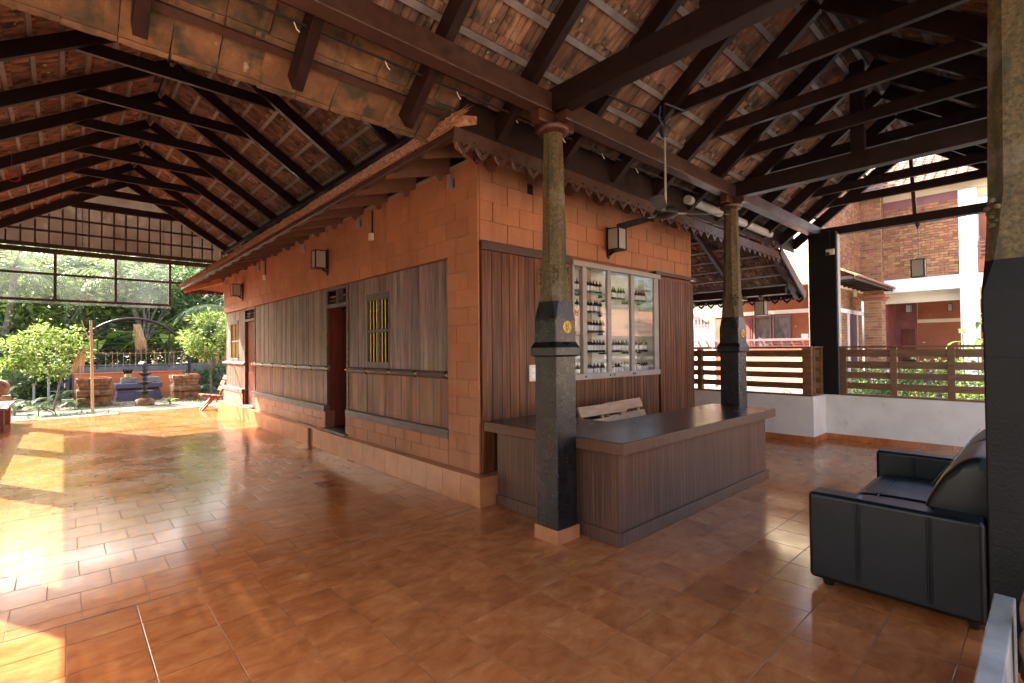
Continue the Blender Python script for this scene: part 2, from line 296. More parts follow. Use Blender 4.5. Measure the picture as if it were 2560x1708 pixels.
WL = {}
def wl(o): return WL.get(o.name, Vector((0, 0, 0))) if o is not None else Vector((0, 0, 0))
def tag(o, label=None, cat=None, group=None, kind=None):
    if label: o['label'] = label
    if cat: o['category'] = cat
    if group: o['group'] = group
    if kind: o['kind'] = kind
    return o
def thing(name, label, cat, loc=(0, 0, 0), group=None):
    o = bpy.data.objects.new(name, None); o.empty_display_size = .2; col.objects.link(o); o.location = loc; WL[o.name] = Vector(loc)
    return tag(o, label, cat, group)
def fixnormals(me):
    import bmesh
    bm = bmesh.new(); bm.from_mesh(me); bmesh.ops.recalc_face_normals(bm, faces=bm.faces); bm.to_mesh(me); bm.free()
def part(name, mb, mat, parent=None, smooth=False, bev=0.0, kind=None, rec=True):
    v = np.array(mb.v); c = (v.min(0)+v.max(0))/2
    me = bpy.data.meshes.new(name); me.from_pydata((v-c).tolist(), [], mb.f); me.update()
    if rec: fixnormals(me)
    me.materials.append(K[mat] if isinstance(mat, str) else mat)
    if smooth:
        me.polygons.foreach_set('use_smooth', [True]*len(me.polygons)); 
        try: me.set_sharp_from_angle(angle=R_(40))
        except Exception: pass
    o = bpy.data.objects.new(name, me); col.objects.link(o)
    o.parent = parent; o.location = Vector(c) - wl(parent); WL[o.name] = Vector(c)
    if bev:
        b = o.modifiers.new('bevel', 'BEVEL'); b.width = bev; b.segments = 2; b.limit_method = 'ANGLE'; b.harden_normals = False
    if kind: o['kind'] = kind
    return o
def inst(name, me, parent, mtx):
    """one more object on a shared mesh, mtx is its world matrix"""
    o = bpy.data.objects.new(name, me); col.objects.link(o); o.parent = parent
    q = Matrix(mtx); WL[o.name] = q.translation.copy(); q.translation = q.translation - wl(parent); o.matrix_local = q; return o
def shared(name, mb, mat, smooth=False):
    me = mb.mesh(name); fixnormals(me); me.materials.append(K[mat])
    if smooth: me.polygons.foreach_set('use_smooth', [True]*len(me.polygons))
    return me
def joined(name, me, mats, mat, parent, kind='stuff'):
    """many copies of a small mesh as one object (real geometry)"""
    if not mats: return None
    V = np.array([q.co[:] for q in me.vertices]); F = [tuple(p.vertices) for p in me.polygons]; k = len(V)
    vs = []; fs = []
    for i, q in enumerate(mats):
        A = np.array(q); vs.append(V @ A[:3, :3].T + A[:3, 3]); fs += [tuple(j+i*k for j in f) for f in F]
    mb = MB(); mb.v = np.vstack(vs).tolist(); mb.f = fs
    return part(name, mb, mat, parent, kind=kind, rec=False)
def copytree(o, parent=None):
    c = o.copy(); col.objects.link(c); c.parent = parent
    for ch in list(o.children): copytree(ch, c)
    return c
def basis(x, y, z, t):
    q = Matrix((Vector(x), Vector(y), Vector(z))).transposed().to_4x4(); q.translation = Vector(t); return q
def T(x, y, z): return Matrix.Translation((x, y, z))
def size_px(p):
    """how large a thing at p shows: 0 outside the picture"""
    d = Vector(p)-CAM; z = d.dot(fw)
    if z < .3: return 0
    if abs(d.dot(rt2)/z) > 1.12 or abs(d.dot(up2)/z) > .76: return 0
    return 1/z
def split300(mats, n=290):
    """the n that show largest, and the rest"""
    s = sorted(range(len(mats)), key=lambda i: -size_px(mats[i].translation))
    big = [i for i in s[:n] if size_px(mats[i].translation) > 0]; bs = set(big)
    return [mats[i] for i in big], [mats[i] for i in range(len(mats)) if i not in bs]

# ------------------------------------------------------------------ ground and floor
g = MB(); g.add([(-400, -400, -.13), (400, -400, -.13), (400, 400, -.13), (-400, 400, -.13)], [(0, 1, 2, 3)])
tag(part('ground', g, 'ground', rec=False), kind='structure')
g = MB(); g.prism([(-4.75, -5.2), (6.75, -5.2), (6.75, 6), (4.5, 6), (4.5, .4), (.3, .4), (.3, 13.0), (-4.75, 12.1)], 'z', -.16, -.0025)
floor = tag(part('floor', g, 'grout'), kind='structure')
P_ = .331
tm = MB(); hs = .1634; c_ = .0012
tm.add([(-hs, -hs, -.02), (hs, -hs, -.02), (hs, hs, -.02), (-hs, hs, -.02), (-hs, -hs, -c_*.6), (hs, -hs, -c_*.6), (hs, hs, -c_*.6), (-hs, hs, -c_*.6),
        (-hs+c_, -hs+c_, 0), (hs-c_, -hs+c_, 0), (hs-c_, hs-c_, 0), (-hs+c_, hs-c_, 0)],
       [(0, 1, 5, 4), (1, 2, 6, 5), (2, 3, 7, 6), (3, 0, 4, 7), (4, 5, 9, 8), (5, 6, 10, 9), (6, 7, 11, 10), (7, 4, 8, 11), (8, 9, 10, 11)])
tile_me = shared('floor_tile', tm, 'floor_tile')
tl = []
def put_tile(x, y, sx=1, sy=1):
    q = Matrix.Diagonal((sx, sy, 1, 1)); a = random.gauss(0, .0003); b = random.gauss(0, .0003)
    q = Matrix.Rotation(a, 4, 'X') @ Matrix.Rotation(b, 4, 'Y') @ q; q.translation = (x, y, random.uniform(-.0003, .0003)); tl.append(q)
rows = [(-.265, .275)] + [(-.405-.1655-P_*k, P_) for k in range(14)]
for yc, h in rows:                                                    # square grid under the front roof
    for k in range(-5, 31):
        x = -3.211 + .1655 + P_*k
        if x > 6.62 or (x > 5.97 and yc > -1.4): continue
        if x > 0 and yc > -.16: continue
        put_tile(x, yc, 1, h/P_)
yy = -.045; r = 0                                                     # running bond in the long hall
rows = [(-.045, .128)] + [(.187+P_*k, P_) for k in range(39)]
for r, (yc, h) in enumerate(rows):
    off = 0 if (r+1) // 1 % 2 == 0 or r == 0 else .1655
    if r == 1: off = 0
    for k in range(-6, 11):
        x = -2.806 - .1655 + P_*k + (off if r > 1 else 0)
        if x > .02: continue
        if yc > 12.35 + .18*(x+4.6): continue
        sx = 1
        if x < -4.6: continue
        put_tile(x, yc, sx, h/P_)
for k in range(18):                                                   # corridor on the east side
    for j in range(4): put_tile(4.75+P_*j, .05+P_*k)
big, rest = split300(tl)
for q in big: inst('floor_tile', tile_me, floor, q)
joined('floor_tiles_far', tile_me, rest, 'floor_tile', floor)
g = MB(); g.prism([(-4.75, 12.12), (.3, 13.02), (.9, 13.12), (.9, 13.5), (-4.75, 12.5)], 'z', -.14, -.001)
tag(part('floor_edging', g, 'marble', bev=.01), kind='structure')
g = MB(); g.box(6.9, 16.9, -5.29, 14, -.125, -.09); tag(part('pavement', g, 'paving'), kind='structure')

# ------------------------------------------------------------------ clay tile with ribbed underside
def clay_tile(L=.375, W_=.246):
    b = MB(); n = 9; und = []
    for i in range(n):
        x = -W_/2+W_*i/(n-1); z = (-.010 if i % 2 else .008) + (.0 if 0 < i < n-1 else .010); und.append((x, z))
    und[4] = (und[4][0], .012); top = [(W_/2, .024), (.03, .018), (0, .034), (-.03, .018), (-W_/2, .024)]
    ring = und+top; k = len(ring)
    vs = [(x, 0, z) for x, z in ring] + [(x, L, z+.002) for x, z in ring]
    fs = [tuple(range(k)), tuple(range(2*k-1, k-1, -1))] + [(i, i+k, (i+1) % k+k, (i+1) % k) for i in range(k)]
    b.add(vs, fs)
    for xa, xb in ((-.118, -.05), (-.03, .028), (.05, .118)): b.box(xa, xb, .305, .372, -.020 if xa != -.03 else -.010, .005)
    return b
ct = clay_tile(); ct_me = shared('clay_tile', ct, 'tile'); cx_me = shared('clay_tile', ct, 'tile_x'); 
et = MB(); W_e = .246; rg = [(-W_e/2, .010), (-.085, .002), (-.02, .0), (.03, .003), (.06, .010), (.085, .004), (W_e/2, .010), (W_e/2, .026), (0, .032), (-W_e/2, .026)]
k_ = len(rg); et.add([(x, 0, z) for x, z in rg]+[(x, .375, z+.002) for x, z in rg], [tuple(range(k_)), tuple(range(2*k_-1, k_-1, -1))]+[(i, i+k_, (i+1) % k_+k_, (i+1) % k_) for i in range(k_)])
et.box(-.12, .12, .33, .362, -.006, .004)
et_me = shared('eave_tile', et, 'eave_tile')
def tile_slope(R0, U, V, N, u0, u1, t0, t1, off, skip=None, pv=.32, pu=.25):
    """matrices of tiles: V runs down the slope from the ridge point R0, U along it"""
    out = []; nu = int((u1-u0)/pu); nv = int((t1-t0)/pv+.999)
    for j in range(nv):
        for i in range(nu):
            u = u0+pu*(i+.5)+random.gauss(0, .003); t = t0+pv*j
            if skip and skip(u, t): continue
            a = R_(2.3)+random.gauss(0, .006); V2 = (V*math.cos(a)-N*math.sin(a)); N2 = (N*math.cos(a)+V*math.sin(a))
            V2, N2 = V*math.cos(a)+N*math.sin(a)*0.0 + N*math.sin(a), N*math.cos(a)-V*math.sin(a)
            y_ = random.gauss(0, .012); U2 = (U*math.cos(y_)+V2*math.sin(y_)); V3 = (V2*math.cos(y_)-U*math.sin(y_))
            p = R0+U*u+V*(t+random.gauss(0, .004))+N*(off+random.uniform(0, .004))
            z_ = U2.cross(V3)
            if z_.dot(N) < 0: U2 = -U2; z_ = -z_
            out.append(basis(U2, V3, z_, p))
    return out

# ------------------------------------------------------------------ the small shop under the roofs
shop = thing('shop_building', 'small orange block-walled shop with dark plank walls, two doors and barred windows', 'building', (0, 0, 0))
SY = 11.15; SX = 4.56; ZT = 3.62
g = MB()
# left wall backing in pieces round the openings
def lbox(y0, y1, z0, z1, x0=.006, x1=.16): g.box(x0, x1, y0, y1, z0, z1)
lbox(0.006, SY, 2.652, ZT); lbox(.006, .558, .295, 2.652)
for y0, y1 in ((.558, 3.31), (4.12, 8.38), (9.25, SY)): lbox(y0, y1, .295, .60)
left = part('left_wall', g, 'mortar', shop)
g = MB(); g.box(.012, 1.495, .006, .16, .295, ZT); g.box(3.465, SX, .006, .16, .295, ZT); g.box(1.4955, 3.4645, .006, .16, .295, 1.22); g.box(1.4955, 3.4645, .006, .16, 2.70, ZT)
front = part('front_wall', g, 'mortar', shop)
g = MB(); g.box(SX-.15, SX, .162, SY, .1, ZT); part('right_wall', g, 'soffit', shop)
g = MB(); g.box(.162, SX-.152, SY-.12, SY-.002, .1, ZT); part('back_wall', g, 'soffit', shop)
g = MB(); g.box(.162, SX-.152, .162, SY-.122, .22, .285); part('inner_floor', g, 'red', shop)
g = MB(); g.box(.0, SX, .0, SY, ZT+.001, ZT+.05); part('ceiling', g, 'room', shop)
g = MB(); g.box(2.0, 2.1, .165, SY-.13, .29, ZT-.002); part('inner_wall', g, 'room', shop)

def chamfer_block(w_, h_, d_, c, cz=.4):
    """front faces -X; width along Y, height along Z"""
    y, z = w_/2, h_/2; b = MB()
    b.add([(0, -y, -z), (0, y, -z), (0, y, z), (0, -y, z), (-d_+c, -y, -z), (-d_+c, y, -z), (-d_+c, y, z), (-d_+c, -y, z),
           (-d_, -y+c, -z+c*cz), (-d_, y-c, -z+c*cz), (-d_, y-c, z-c*cz), (-d_, -y+c, z-c*cz)],
          [(0, 1, 5, 4), (1, 2, 6, 5), (2, 3, 7, 6), (3, 0, 4, 7), (4, 5, 9, 8), (5, 6, 10, 9), (6, 7, 11, 10), (7, 4, 8, 11), (8, 9, 10, 11)])
    return b
BW, BH = .40, .1935
blk = {}
def block_mesh(w_, h_):
    k = (round(w_, 2), round(h_, 3))
    if k not in blk: blk[k] = shared('block', chamfer_block(w_-.008, h_-.002, .02, .0035, .3), 'block')
    return blk[k]
RZ = Matrix.Rotation(R_(90), 4, 'Z')
def block_rows(parent, a0, a1, z0, z1, side, h=BH, start=0):
    n = max(1, round((z1-z0)/h)); h = (z1-z0)/n
    for r in range(n):
        zc = z0+h*(r+.5); a = a0; off = (r+start) % 2
        while a < a1-.03:
            wd = BW if not (off and a == a0) else BW*.45
            wd = min(wd, a1-a)
            if a1-(a+wd) < .08: wd = a1-a
            c = a+wd/2; d = random.uniform(-.0025, .0015)
            if side == 'L': inst('block', block_mesh(wd, h), parent, T(.014+d, c, zc))
            else: inst('block', block_mesh(wd, h), parent, T(c, .014+d, zc) @ RZ)
            a += wd
block_rows(left, -.006, SY, 2.652, ZT, 'L')
block_rows(left, -.006, .558, .297, 2.652, 'L', h=.197, start=1)
for y0, y1 in ((.56, 3.31), (4.12, 8.38), (9.25, SY)):
    block_rows(left, y0, y1, .297, .46, 'L', h=.17); block_rows(left, y0, y1, .46, .60, 'L', h=.14, start=1)
block_rows(front, .02, SX, 2.77, ZT, 'F', h=.2125)
block_rows(front, .02, .16, .297, .90, 'F', h=.2)

# plinth with tiled face
g = MB(); g.prism([(-.112, -.142), (SX, -.142), (SX, .0), (0, 0), (0, 3.2), (-.0, 4.45), (0, SY), (-.152, SY), (-.152, 4.45), (-.112, 4.45)], 'z', .0, .289)
plinth = part('plinth', g, 'grout', shop)
pt = MB(); h_ = .1635
pt = chamfer_block(.328, .294, .008, .003)
pt_me = shared('plinth_tile', pt, 'plinth_tile')
for k in range(34):
    y = -.15+.165+.331*k
    if y > SY-.1: break
    inst('plinth_tile', pt_me, plinth, T(-.112 if y < 4.4 else -.152, y, .147))
inst('plinth_tile', pt_me, plinth, T(.05, -.142, .147) @ RZ)
cap = MB(); cap.box(-.1655, .1655, -.062, .062, .0, .006); cap_me = shared('plinth_cap', cap, 'plinth_tile')
for k in range(34):
    y = -.15+.165+.331*k
    if y > SY-.1: break
    inst('plinth_cap', cap_me, plinth, T(-.058 if y < 4.4 else -.09, y, .2905) @ Matrix.Rotation(R_(90), 4, 'Z') @ Matrix.Diagonal((.99, .96 if y < 4.4 else 1.15, 1, 1)))
inst('plinth_cap', cap_me, plinth, T(.05, -.078, .2895) @ Matrix.Diagonal((.98, 1., 1, 1)))

# plank bays on the left wall
def plank_mesh(w_, h_, d=.022, c=.003):
    return shared('plank', chamfer_block(w_, h_, d, c), 'plank')
def plank_bay(y0, y1, holes, name):
    g = MB(); 
    segs = [(y0, y1, .60, 2.652)]
    g.box(.075, .10, y0, y1, .60, 1.30)
    ys = [y0] + [q for h in holes for q in h[:2]] + [y1]
    for a, b in zip(ys[::2], ys[1::2]): g.box(.075, .10, a, b, 1.30, 2.652)
    for a, b, z0, z1 in holes: g.box(.075, .10, a, b, 1.30, z0); g.box(.075, .10, a, b, z1, 2.652)
    bay = part(name, g, 'iron', shop)
    a = y0+.002
    while a < y1-.02:
        wd = random.choice((.085, .095, .105, .115)); wd = min(wd, y1-a-.001)
        if y1-(a+wd) < .05: wd = y1-a-.001
        c = a+wd/2; cuts = [(1.312, 2.650)]
        for h0, h1, z0, z1 in holes:
            if a+wd > h0+.01 and a < h1-.01:
                cuts = [(1.312, z0-.086), (z1+.096, 2.650)]
        for z0, z1 in cuts:
            if z1-z0 < .02: continue
            d = random.uniform(-.004, .003)
            inst('plank', pl_mesh(round(wd-.008, 3), round(z1-z0, 3)), bay, T(.075+d, c, (z0+z1)/2))
        a += wd
    a = y0+.002
    while a < y1-.02:
        wd = random.choice((.13, .16, .19, .22)); wd = min(wd, y1-a-.001)
        if y1-(a+wd) < .08: wd = y1-a-.001
        inst('plank', pl_mesh(round(wd-.004, 3), .706, 'plank_low'), bay, T(.075+random.uniform(-.003, .003), a+wd/2, .957)); a += wd
    return bay
plc = {}
def pl_mesh(w_, h_, mat='plank'):
    k = (w_, h_, mat)
    if k not in plc: plc[k] = shared('plank', chamfer_block(w_, h_, .022, .003), mat)
    return plc[k]
W1 = (2.02, 2.68, 1.44, 2.32); W2 = (9.89, 10.58, 1.44, 2.31)
plank_bay(.56, 3.31, [W1], 'plank_panel'); plank_bay(4.19, 8.34, [], 'plank_panel'); plank_bay(9.25, 11.11, [W2], 'plank_panel')
for y0, y1 in ((.50, 3.32), (4.11, 8.40), (9.23, 11.30)):            # sills under the planks
    g = MB(); g.box(-.03 if y0 > 1 else -.012, .07, y0 if y0 > 1 else .562, y1, .592, .695); part('sill', g, 'rail', shop, bev=.008)
for y0, y1 in ((.565, 3.33), (4.02, 8.46), (9.22, 11.25)):           # middle rails with brass bells
    g = MB(); g.prism([(.05, 1.265), (.018, 1.285), (.006, 1.31), (.018, 1.335), (.05, 1.355)], 'y', y0, y1)
    rail = part('middle_rail', g, 'rail', shop)
    n = max(2, round((y1-y0)/.685))
    for k in range(n+1):
        y = y0+.03+(y1-y0-.06)*k/n
        g = MB(); g.lathe([(.030, -.004), (.033, .004), (.022, .012), (.016, .028), (.020, .036), (.010, .046), (.004, .05)], n=12)
        kb = part('brass_knob', g, 'brass', rail, smooth=True)
        kb.matrix_local = Matrix.Translation(Vector((.006, y, 1.31))-wl(rail)) @ Matrix.Rotation(R_(-90), 4, 'Y')
        if k < n:
            g = MB(); d = .055
            g.prism([(y+.06, 1.300), (y+.10, 1.268), (y+.02, 1.268)], 'x', .004, .03); g.prism([(y+.06, 1.320), (y+.02, 1.352), (y+.10, 1.352)], 'x', .004, .03)
            part('chevron', g, 'dark', rail)

# windows
def window(y0, y1, z0, z1):
    g = MB(); f = .035
    g.box(.045, .11, y0-.0, y0+f*.5, z0, z1); g.box(.045, .11, y1-f*.5, y1, z0, z1)
    g.box(.040, .11, y0-.002, y1+.002, z1, z1+.095); g.box(.040, .11, y0-.002, y1+.002, z0-.085, z0)
    wn = part('window', g, 'rail', shop, bev=.004)
    ym = (y0+y1)/2; zm = (z0+z1)/2
    g = MB(); g.box(.06, .09, ym-.02, ym+.02, z0, zm-.021); g.box(.06, .09, ym-.02, ym+.02, zm+.021, z1); g.box(.058, .092, y0+.018, y1-.018, zm-.02, zm+.02); part('cross_bar', g, 'rail', wn)
    for k in range(3):
        for s in (0, 1):
            y = (y0+.055+.095*k if s == 0 else ym+.075+.095*k)
            for a, b in ((z0, zm-.02), (zm+.02, z1)):
                g = MB(); g.tube([(.075, y, a), (.075, y, b)], .0095, 8); part('bar', g, 'yellow', wn, smooth=True)
    g = MB(); g.box(.30, .32, y0-.1, y1+.1, z0-.1, z1+.1); part('dark_backing', g, 'dark', wn)  # dark sheet standing in for the darkness behind the bars
for W_ in (W1, W2): window(*W_)

# doors with slatted openings above
def door(y0, y1, ztop, leaf):
    g = MB(); g.box(.035, .062, y0, y0+.055, .297, 2.651); g.box(.035, .062, y1-.055, y1, .297, 2.651); g.box(.03, .16, y0+.056, y1-.056, ztop, ztop+.06); g.box(.03, .16, y0+.056, y1-.056, 2.60, 2.651)
    dr = part('door_frame', g, 'rail', shop, bev=.004)
    g = MB(); g.box(.045, .15, (y0+y1)/2-.02, (y0+y1)/2+.02, ztop+.061, 2.599); part('transom_mullion', g, 'rail', dr)
    for k in range(2):
        for s in (0, 1):
            a, b = (y0+.058, (y0+y1)/2-.022) if s == 0 else ((y0+y1)/2+.022, y1-.058)
            g = MB(); z = ztop+.115+.07*k; g.beam((.09, a, z), (.09, b, z), .05, .012, up=(.5, 0, 1)); part('transom_slat', g, 'rail', dr)
    g = MB(); g.box(-.06, .2, y0-.1, y1-.02, .2975, .325); part('threshold', g, 'rail', dr, bev=.006)
    g = MB(); g.box(.0625, .30, y0+.0, y0+.054, .326, ztop-.001); g.box(.0625, .30, y1-.054, y1, .326, ztop-.001); part('inner_lining', g, 'door', dr)
    if leaf == 'closed':
        g = MB(); g.box(.10, .14, y0+.057, y1-.057, .33, ztop-.004)
        lf = part('door_leaf', g, 'door', dr, bev=.004)
        for za, zb in ((.5, 1.1), (1.4, 2.15)):
            g = MB(); g.box(.088, .0995, y0+.18, y1-.18, za, zb); part('door_panel', g, 'door', lf, bev=.01)
        g = MB(); g.tube([(.0995, y0+.11, 1.28), (.03, y0+.11, 1.28), (.025, y0+.11, 1.30), (.022, y0+.25, 1.34)], .012, 8); part('handle', g, 'brass', lf, smooth=True)
    else:
        g = MB(); g.box(.30, .98, y1-.045, y1-.005, .33, ztop-.01); lf = part('door_leaf', g, 'door', dr, bev=.004)
door(3.31, 4.19, 2.315, 'open'); door(8.34, 9.25, 2.33, 'closed')

# plank cladding of the front wall
def front_planks(x0, x1, z0, z1, wset, yoff, name):
    g = MB(); g.box(x0, x1, yoff, .005, z0, z1); bay = part(name, g, 'iron', shop)
    a = x0+.002
    while a < x1-.02:
        wd = random.choice(wset); wd = min(wd, x1-a-.001)
        if x1-(a+wd) < .04: wd = x1-a-.001
        k = ('f', round(wd-.006, 3), round(z1-z0-.002, 3))
        if k not in plc: plc[k] = shared('plank', chamfer_block(k[1], k[2], .022, .004), 'plank_front')
        inst('plank', plc[k], bay, T(a+wd/2, yoff-random.uniform(0, .004), (z0+z1)/2) @ RZ)
        a += wd
front_planks(.022, 1.46, .30, 2.66, (.115, .13, .14), -.004, 'plank_cladding')
front_planks(1.462, 3.47, .30, 1.205, (.07, .085, .1), -.004, 'plank_cladding')
front_planks(3.472, 4.52, .30, 2.66, (.06, .075, .09), -.030, 'plank_cladding')
g = MB(); g.box(.018, 1.46, -.045, .006, 2.662, 2.755); part('cap_board', g, 'brown', shop, bev=.006)
g = MB(); g.box(3.36, 4.56, -.075, .006, 2.712, 2.765); part('cap_board', g, 'brown', shop, bev=.006)

# eaves of the shop: tails, edge board, thatch edge, roof skin
zE = 3.43
tail = MB(); tail.prism([(-.79, 3.365), (-.20, 3.535), (-.165, 3.49), (-.10, 3.50), (-.085, 3.575), (.0, 3.60), (.0, 3.86), (-.79, 3.475)], 'y', -.022, .022)
for k in range(18):
    y = -.20+.7225*k+.74*.0
    if y > 12.0: break
    tb = MB(); tb.v = [(a, b+y, c+random.uniform(-.004, .004)) for a, b, c in tail.v]; tb.f = tail.f
    part('eave_tail', tb, 'tail', shop)
g = MB(); g.beam((-.845, -.79, 3.398), (-.845, 12.0, 3.336), .035, .058); part('edge_board', g, 'brown', shop, bev=.006)
g = MB(); g.beam((-.70, -.77, 3.47), (-.70, 11.95, 3.41), .05, .035); part('edge_batten', g, 'brown', shop)
# west slope, front slope and east slope of the roof as one tiled skin
def zw(y): return 3.452-.0045*(y+.8)
g = MB()
A = (-.83, -.74, zw(-.8)); B = (-.83, 12.0, zw(12)); Cc = (3.3, 3.2, 5.25); D = (3.3, 8.2, 5.25); E_ = (7.52, -.74, 2.72); F_ = (7.52, 12.0, 2.72); Fr = (6.25, -.74, 3.45)
g.add([A, B, Cc, D, E_, F_, Fr], [(0, 2, 3, 1), (0, 6, 2), (6, 4, 5, 3, 2), (1, 3, 5)])
sk = part('roof_skin', g, 'roof_top', shop, rec=False)
so = sk.modifiers.new('thick', 'SOLIDIFY'); so.thickness = .03; so.offset = 1
# thatch: rows of short dry stems along the west eave
g = MB(); 
for k in range(7500):
    y = random.uniform(-.78, 12.0); lay = random.random(); zb = zw(y)-.020+lay*.115
    x = -.895+lay*.05+random.uniform(-.012, .012); L_ = random.uniform(.10, .22)
    dx = random.uniform(.02, .06); dy = L_*random.uniform(.5, .9); dz = L_*random.uniform(.1, .42)
    a = Vector((x, y, zb)); b = a+Vector((dx, -dy, dz*.6)); t = random.uniform(.004, .009)
    g.add([a+Vector((0, 0, -t)), a+Vector((-t, 0, t)), a+Vector((t, t, t)), b], [(0, 1, 3), (1, 2, 3), (2, 0, 3)])
part('thatch_edge', g, 'thatch', shop, kind='stuff', rec=False)
g = MB(); g.prism([(-.868, 3.428), (-.868, 3.44), (-.80, 3.555), (-.62, 3.60), (-.62, 3.53)], 'y', -.78, 12.0)
for q in range(len(g.v)): g.v[q] = (g.v[q][0], g.v[q][1], g.v[q][2]-.0045*(g.v[q][1]+.8))
part('thatch_core', g, 'thatch', shop)
# front eave: tails running along Y
for k in range(11):
    x = .10+.62*k
    tb = MB(); tb.prism([(-.74, 3.33), (-.2, 3.50), (-.16, 3.46), (-.09, 3.48), (.0, 3.57), (.0, 3.80), (-.74, 3.44)], 'x', x-.02, x+.02)
    part('eave_tail', tb, 'tail', shop)
g = MB(); g.beam((-.80, -.74, 3.36), (-.02, .02, 3.62), .05, .13); part('hip_rafter', g, 'soffit', shop)
g = MB(); g.beam((-.80, 11.95, 3.30), (-.02, SY-.02, 3.56), .05, .13); part('hip_rafter', g, 'soffit', shop)

# carved fascia boards: outline and holes cut through
def fascia_mesh(nper, per, ztop, name):
    cu = bpy.data.curves.new(name, 'CURVE'); cu.dimensions = '2D'; cu.fill_mode = 'BOTH'; cu.extrude = .009
    def poly(pts):
        s = cu.splines.new('POLY'); s.points.add(len(pts)-1); s.use_cyclic_u = True
        for i, q in enumerate(pts): s.points[i].co = (q[0], q[1], 0, 1)
    low = []
    for k in range(nper):
        x = k*per; p = per
        low += [(x, -.118), (x+.05*p, -.150), (x+.10*p, -.118), (x+.16*p, -.128), (x+.26*p, -.165), (x+.40*p, -.188), (x+.50*p, -.215), (x+.60*p, -.188), (x+.74*p, -.165), (x+.84*p, -.128), (x+.90*p, -.118), (x+.95*p, -.150)]
    low.append((nper*per, -.118))
    poly([(0, ztop)] + low + [(nper*per, ztop)])
    for k in range(nper):
        x = k*per; p = per
        if k: poly([(x+.012*math.cos(t), -.085+.012*math.sin(t)) for t in [2*math.pi*j/10 for j in range(10)]])
        poly([(x+.30*p, -.118), (x+.5*p, -.160), (x+.70*p, -.118), (x+.66*p, -.110), (x+.5*p, -.140), (x+.34*p, -.110)])
    ob = bpy.data.objects.new(name, cu); col.objects.link(ob)
    dg = bpy.context.evaluated_depsgraph_get(); me = bpy.data.meshes.new_from_object(ob.evaluated_get(dg)); me.name = name
    bpy.data.objects.remove(ob); me.materials.clear(); me.materials.append(K['brown']); return me
fm = fascia_mesh(5, .204, .0, 'fascia_board')
fmd = fascia_mesh(4, .225, .0, 'fascia_board'); fmd.materials.clear(); fmd.materials.append(K['dark'])
ang = math.atan2(-.125, 7.14)
for k in range(7):
    x = -.885+1.0215*k
    q = basis((math.cos(ang), 0, math.sin(ang)), (-math.sin(ang), 0, math.cos(ang)), (0, -1, 0), (x, -.805-.001*(k % 2), 3.428-.0175*(x+.885)))
    inst('fascia_board', fm, shop, q)
q = basis((1, 0, 0), (0, 0, 1), (0, -1, 0), (-.86, 12.02, 3.36)); inst('fascia_board', fm, shop, q)

# east porch of the shop: steep slope on rafters, with carved eave
ps = (2.62-3.33)/(7.5-6.25); 
def zp(x): return 3.33+ps*(x-6.25)
for y in (-.70, .35, 1.4, 2.45, 3.5):
    g = MB(); g.beam((4.5, y, zp(4.5)-.06), (7.46, y, zp(7.46)-.06), .06, .12); part('porch_rafter', g, 'brown', shop)
for k in range(11):
    x = 4.65+.28*k; g = MB(); g.beam((x, -.78, zp(x)+.018), (x, 3.9, zp(x)+.018), .045, .03, up=(-ps, 0, 1)); part('porch_batten', g, 'batten', shop)
pm_ = tile_slope(Vector((4.5, 0, zp(4.5)+.03)), Vector((0, 1, 0)), Vector((1, 0, ps)).normalized(), Vector((-ps, 0, 1)).normalized(), -.78, 3.9, .0, 3.5, .02)
for q in pm_: inst('porch_tile', ct_me, shop, q)
g = MB(); g.beam((6.24, -.82, 3.33), (7.53, -.82, zp(7.53)+.0), .03, .16); part('barge_board', g, 'brown', shop, bev=.004)
g = MB(); g.box(6.93, 7.05, -.66, 5, 2.62, 2.76); part('porch_beam', g, 'dark', shop)
for y in (.2, 2.2): 
    g = MB(); g.box(6.80, 7.18, y-.06, y+.06, 2.56, 2.62); part('bracket', g, 'red', shop, bev=.006)
for k in range(5):
    q = basis((0, 1, 0), (0, 0, 1), (1, 0, 0), (7.53, -.83+.9*k, 2.68)); inst('fascia_board', fmd, shop, q)

# ------------------------------------------------------------------ long hall roof
hall = thing('hall_roof', 'long gabled clay-tile roof on dark rafters over the sunlit hall floor', 'roof', (-2, 6, 6))
HX, HZ, HT = -2.0, 6.0, R_(32.5); HD = .17
HY = [-.45, .95, 2.35, 3.78, 5.15, 6.4, 7.8, 9.25, 10.75, 12.3]
Vr = Vector((math.cos(HT), 0, -math.sin(HT))); Nr = Vector((math.sin(HT), 0, math.cos(HT)))
Vl = Vector((-math.cos(HT), 0, -math.sin(HT))); Nl = Vector((-math.sin(HT), 0, math.cos(HT)))
RH = Vector((HX, 0, HZ)); UY = Vector((0, 1, 0))
for y in HY:
    for V, N, t in ((Vr, Nr, 3.08), (Vl, Nl, 3.3)):
        a = RH+UY*y+N*HD/2+V*.0; g = MB(); g.beam(a-V*.02, a+V*t, .075, HD, up=N); part('rafter', g, 'dark', hall, bev=.004)
    if y > 0:
        g = MB(); s_ = .04 if True else 0
        g.beam((-3.15, y+.075, 5.36), (-.82, y+.075, 5.36), .06, .155); part('collar_beam', g, 'dark', hall, bev=.004)
g = MB(); g.beam((HX, -1.0, HZ+.165), (HX, 12.5, HZ+.165), .05, .09); part('ridge_board', g, 'dark', hall)
for V, N, t1 in ((Vr, Nr, 3.08), (Vl, Nl, 3.3)):
    t = .10
    while t < t1:
        a = RH+V*t+N*(HD+.018); g = MB(); g.beam(a+UY*(-1.0), a+UY*12.55, .05, .034, up=N); part('batten', g, 'batten', hall); t += .32
hm = []
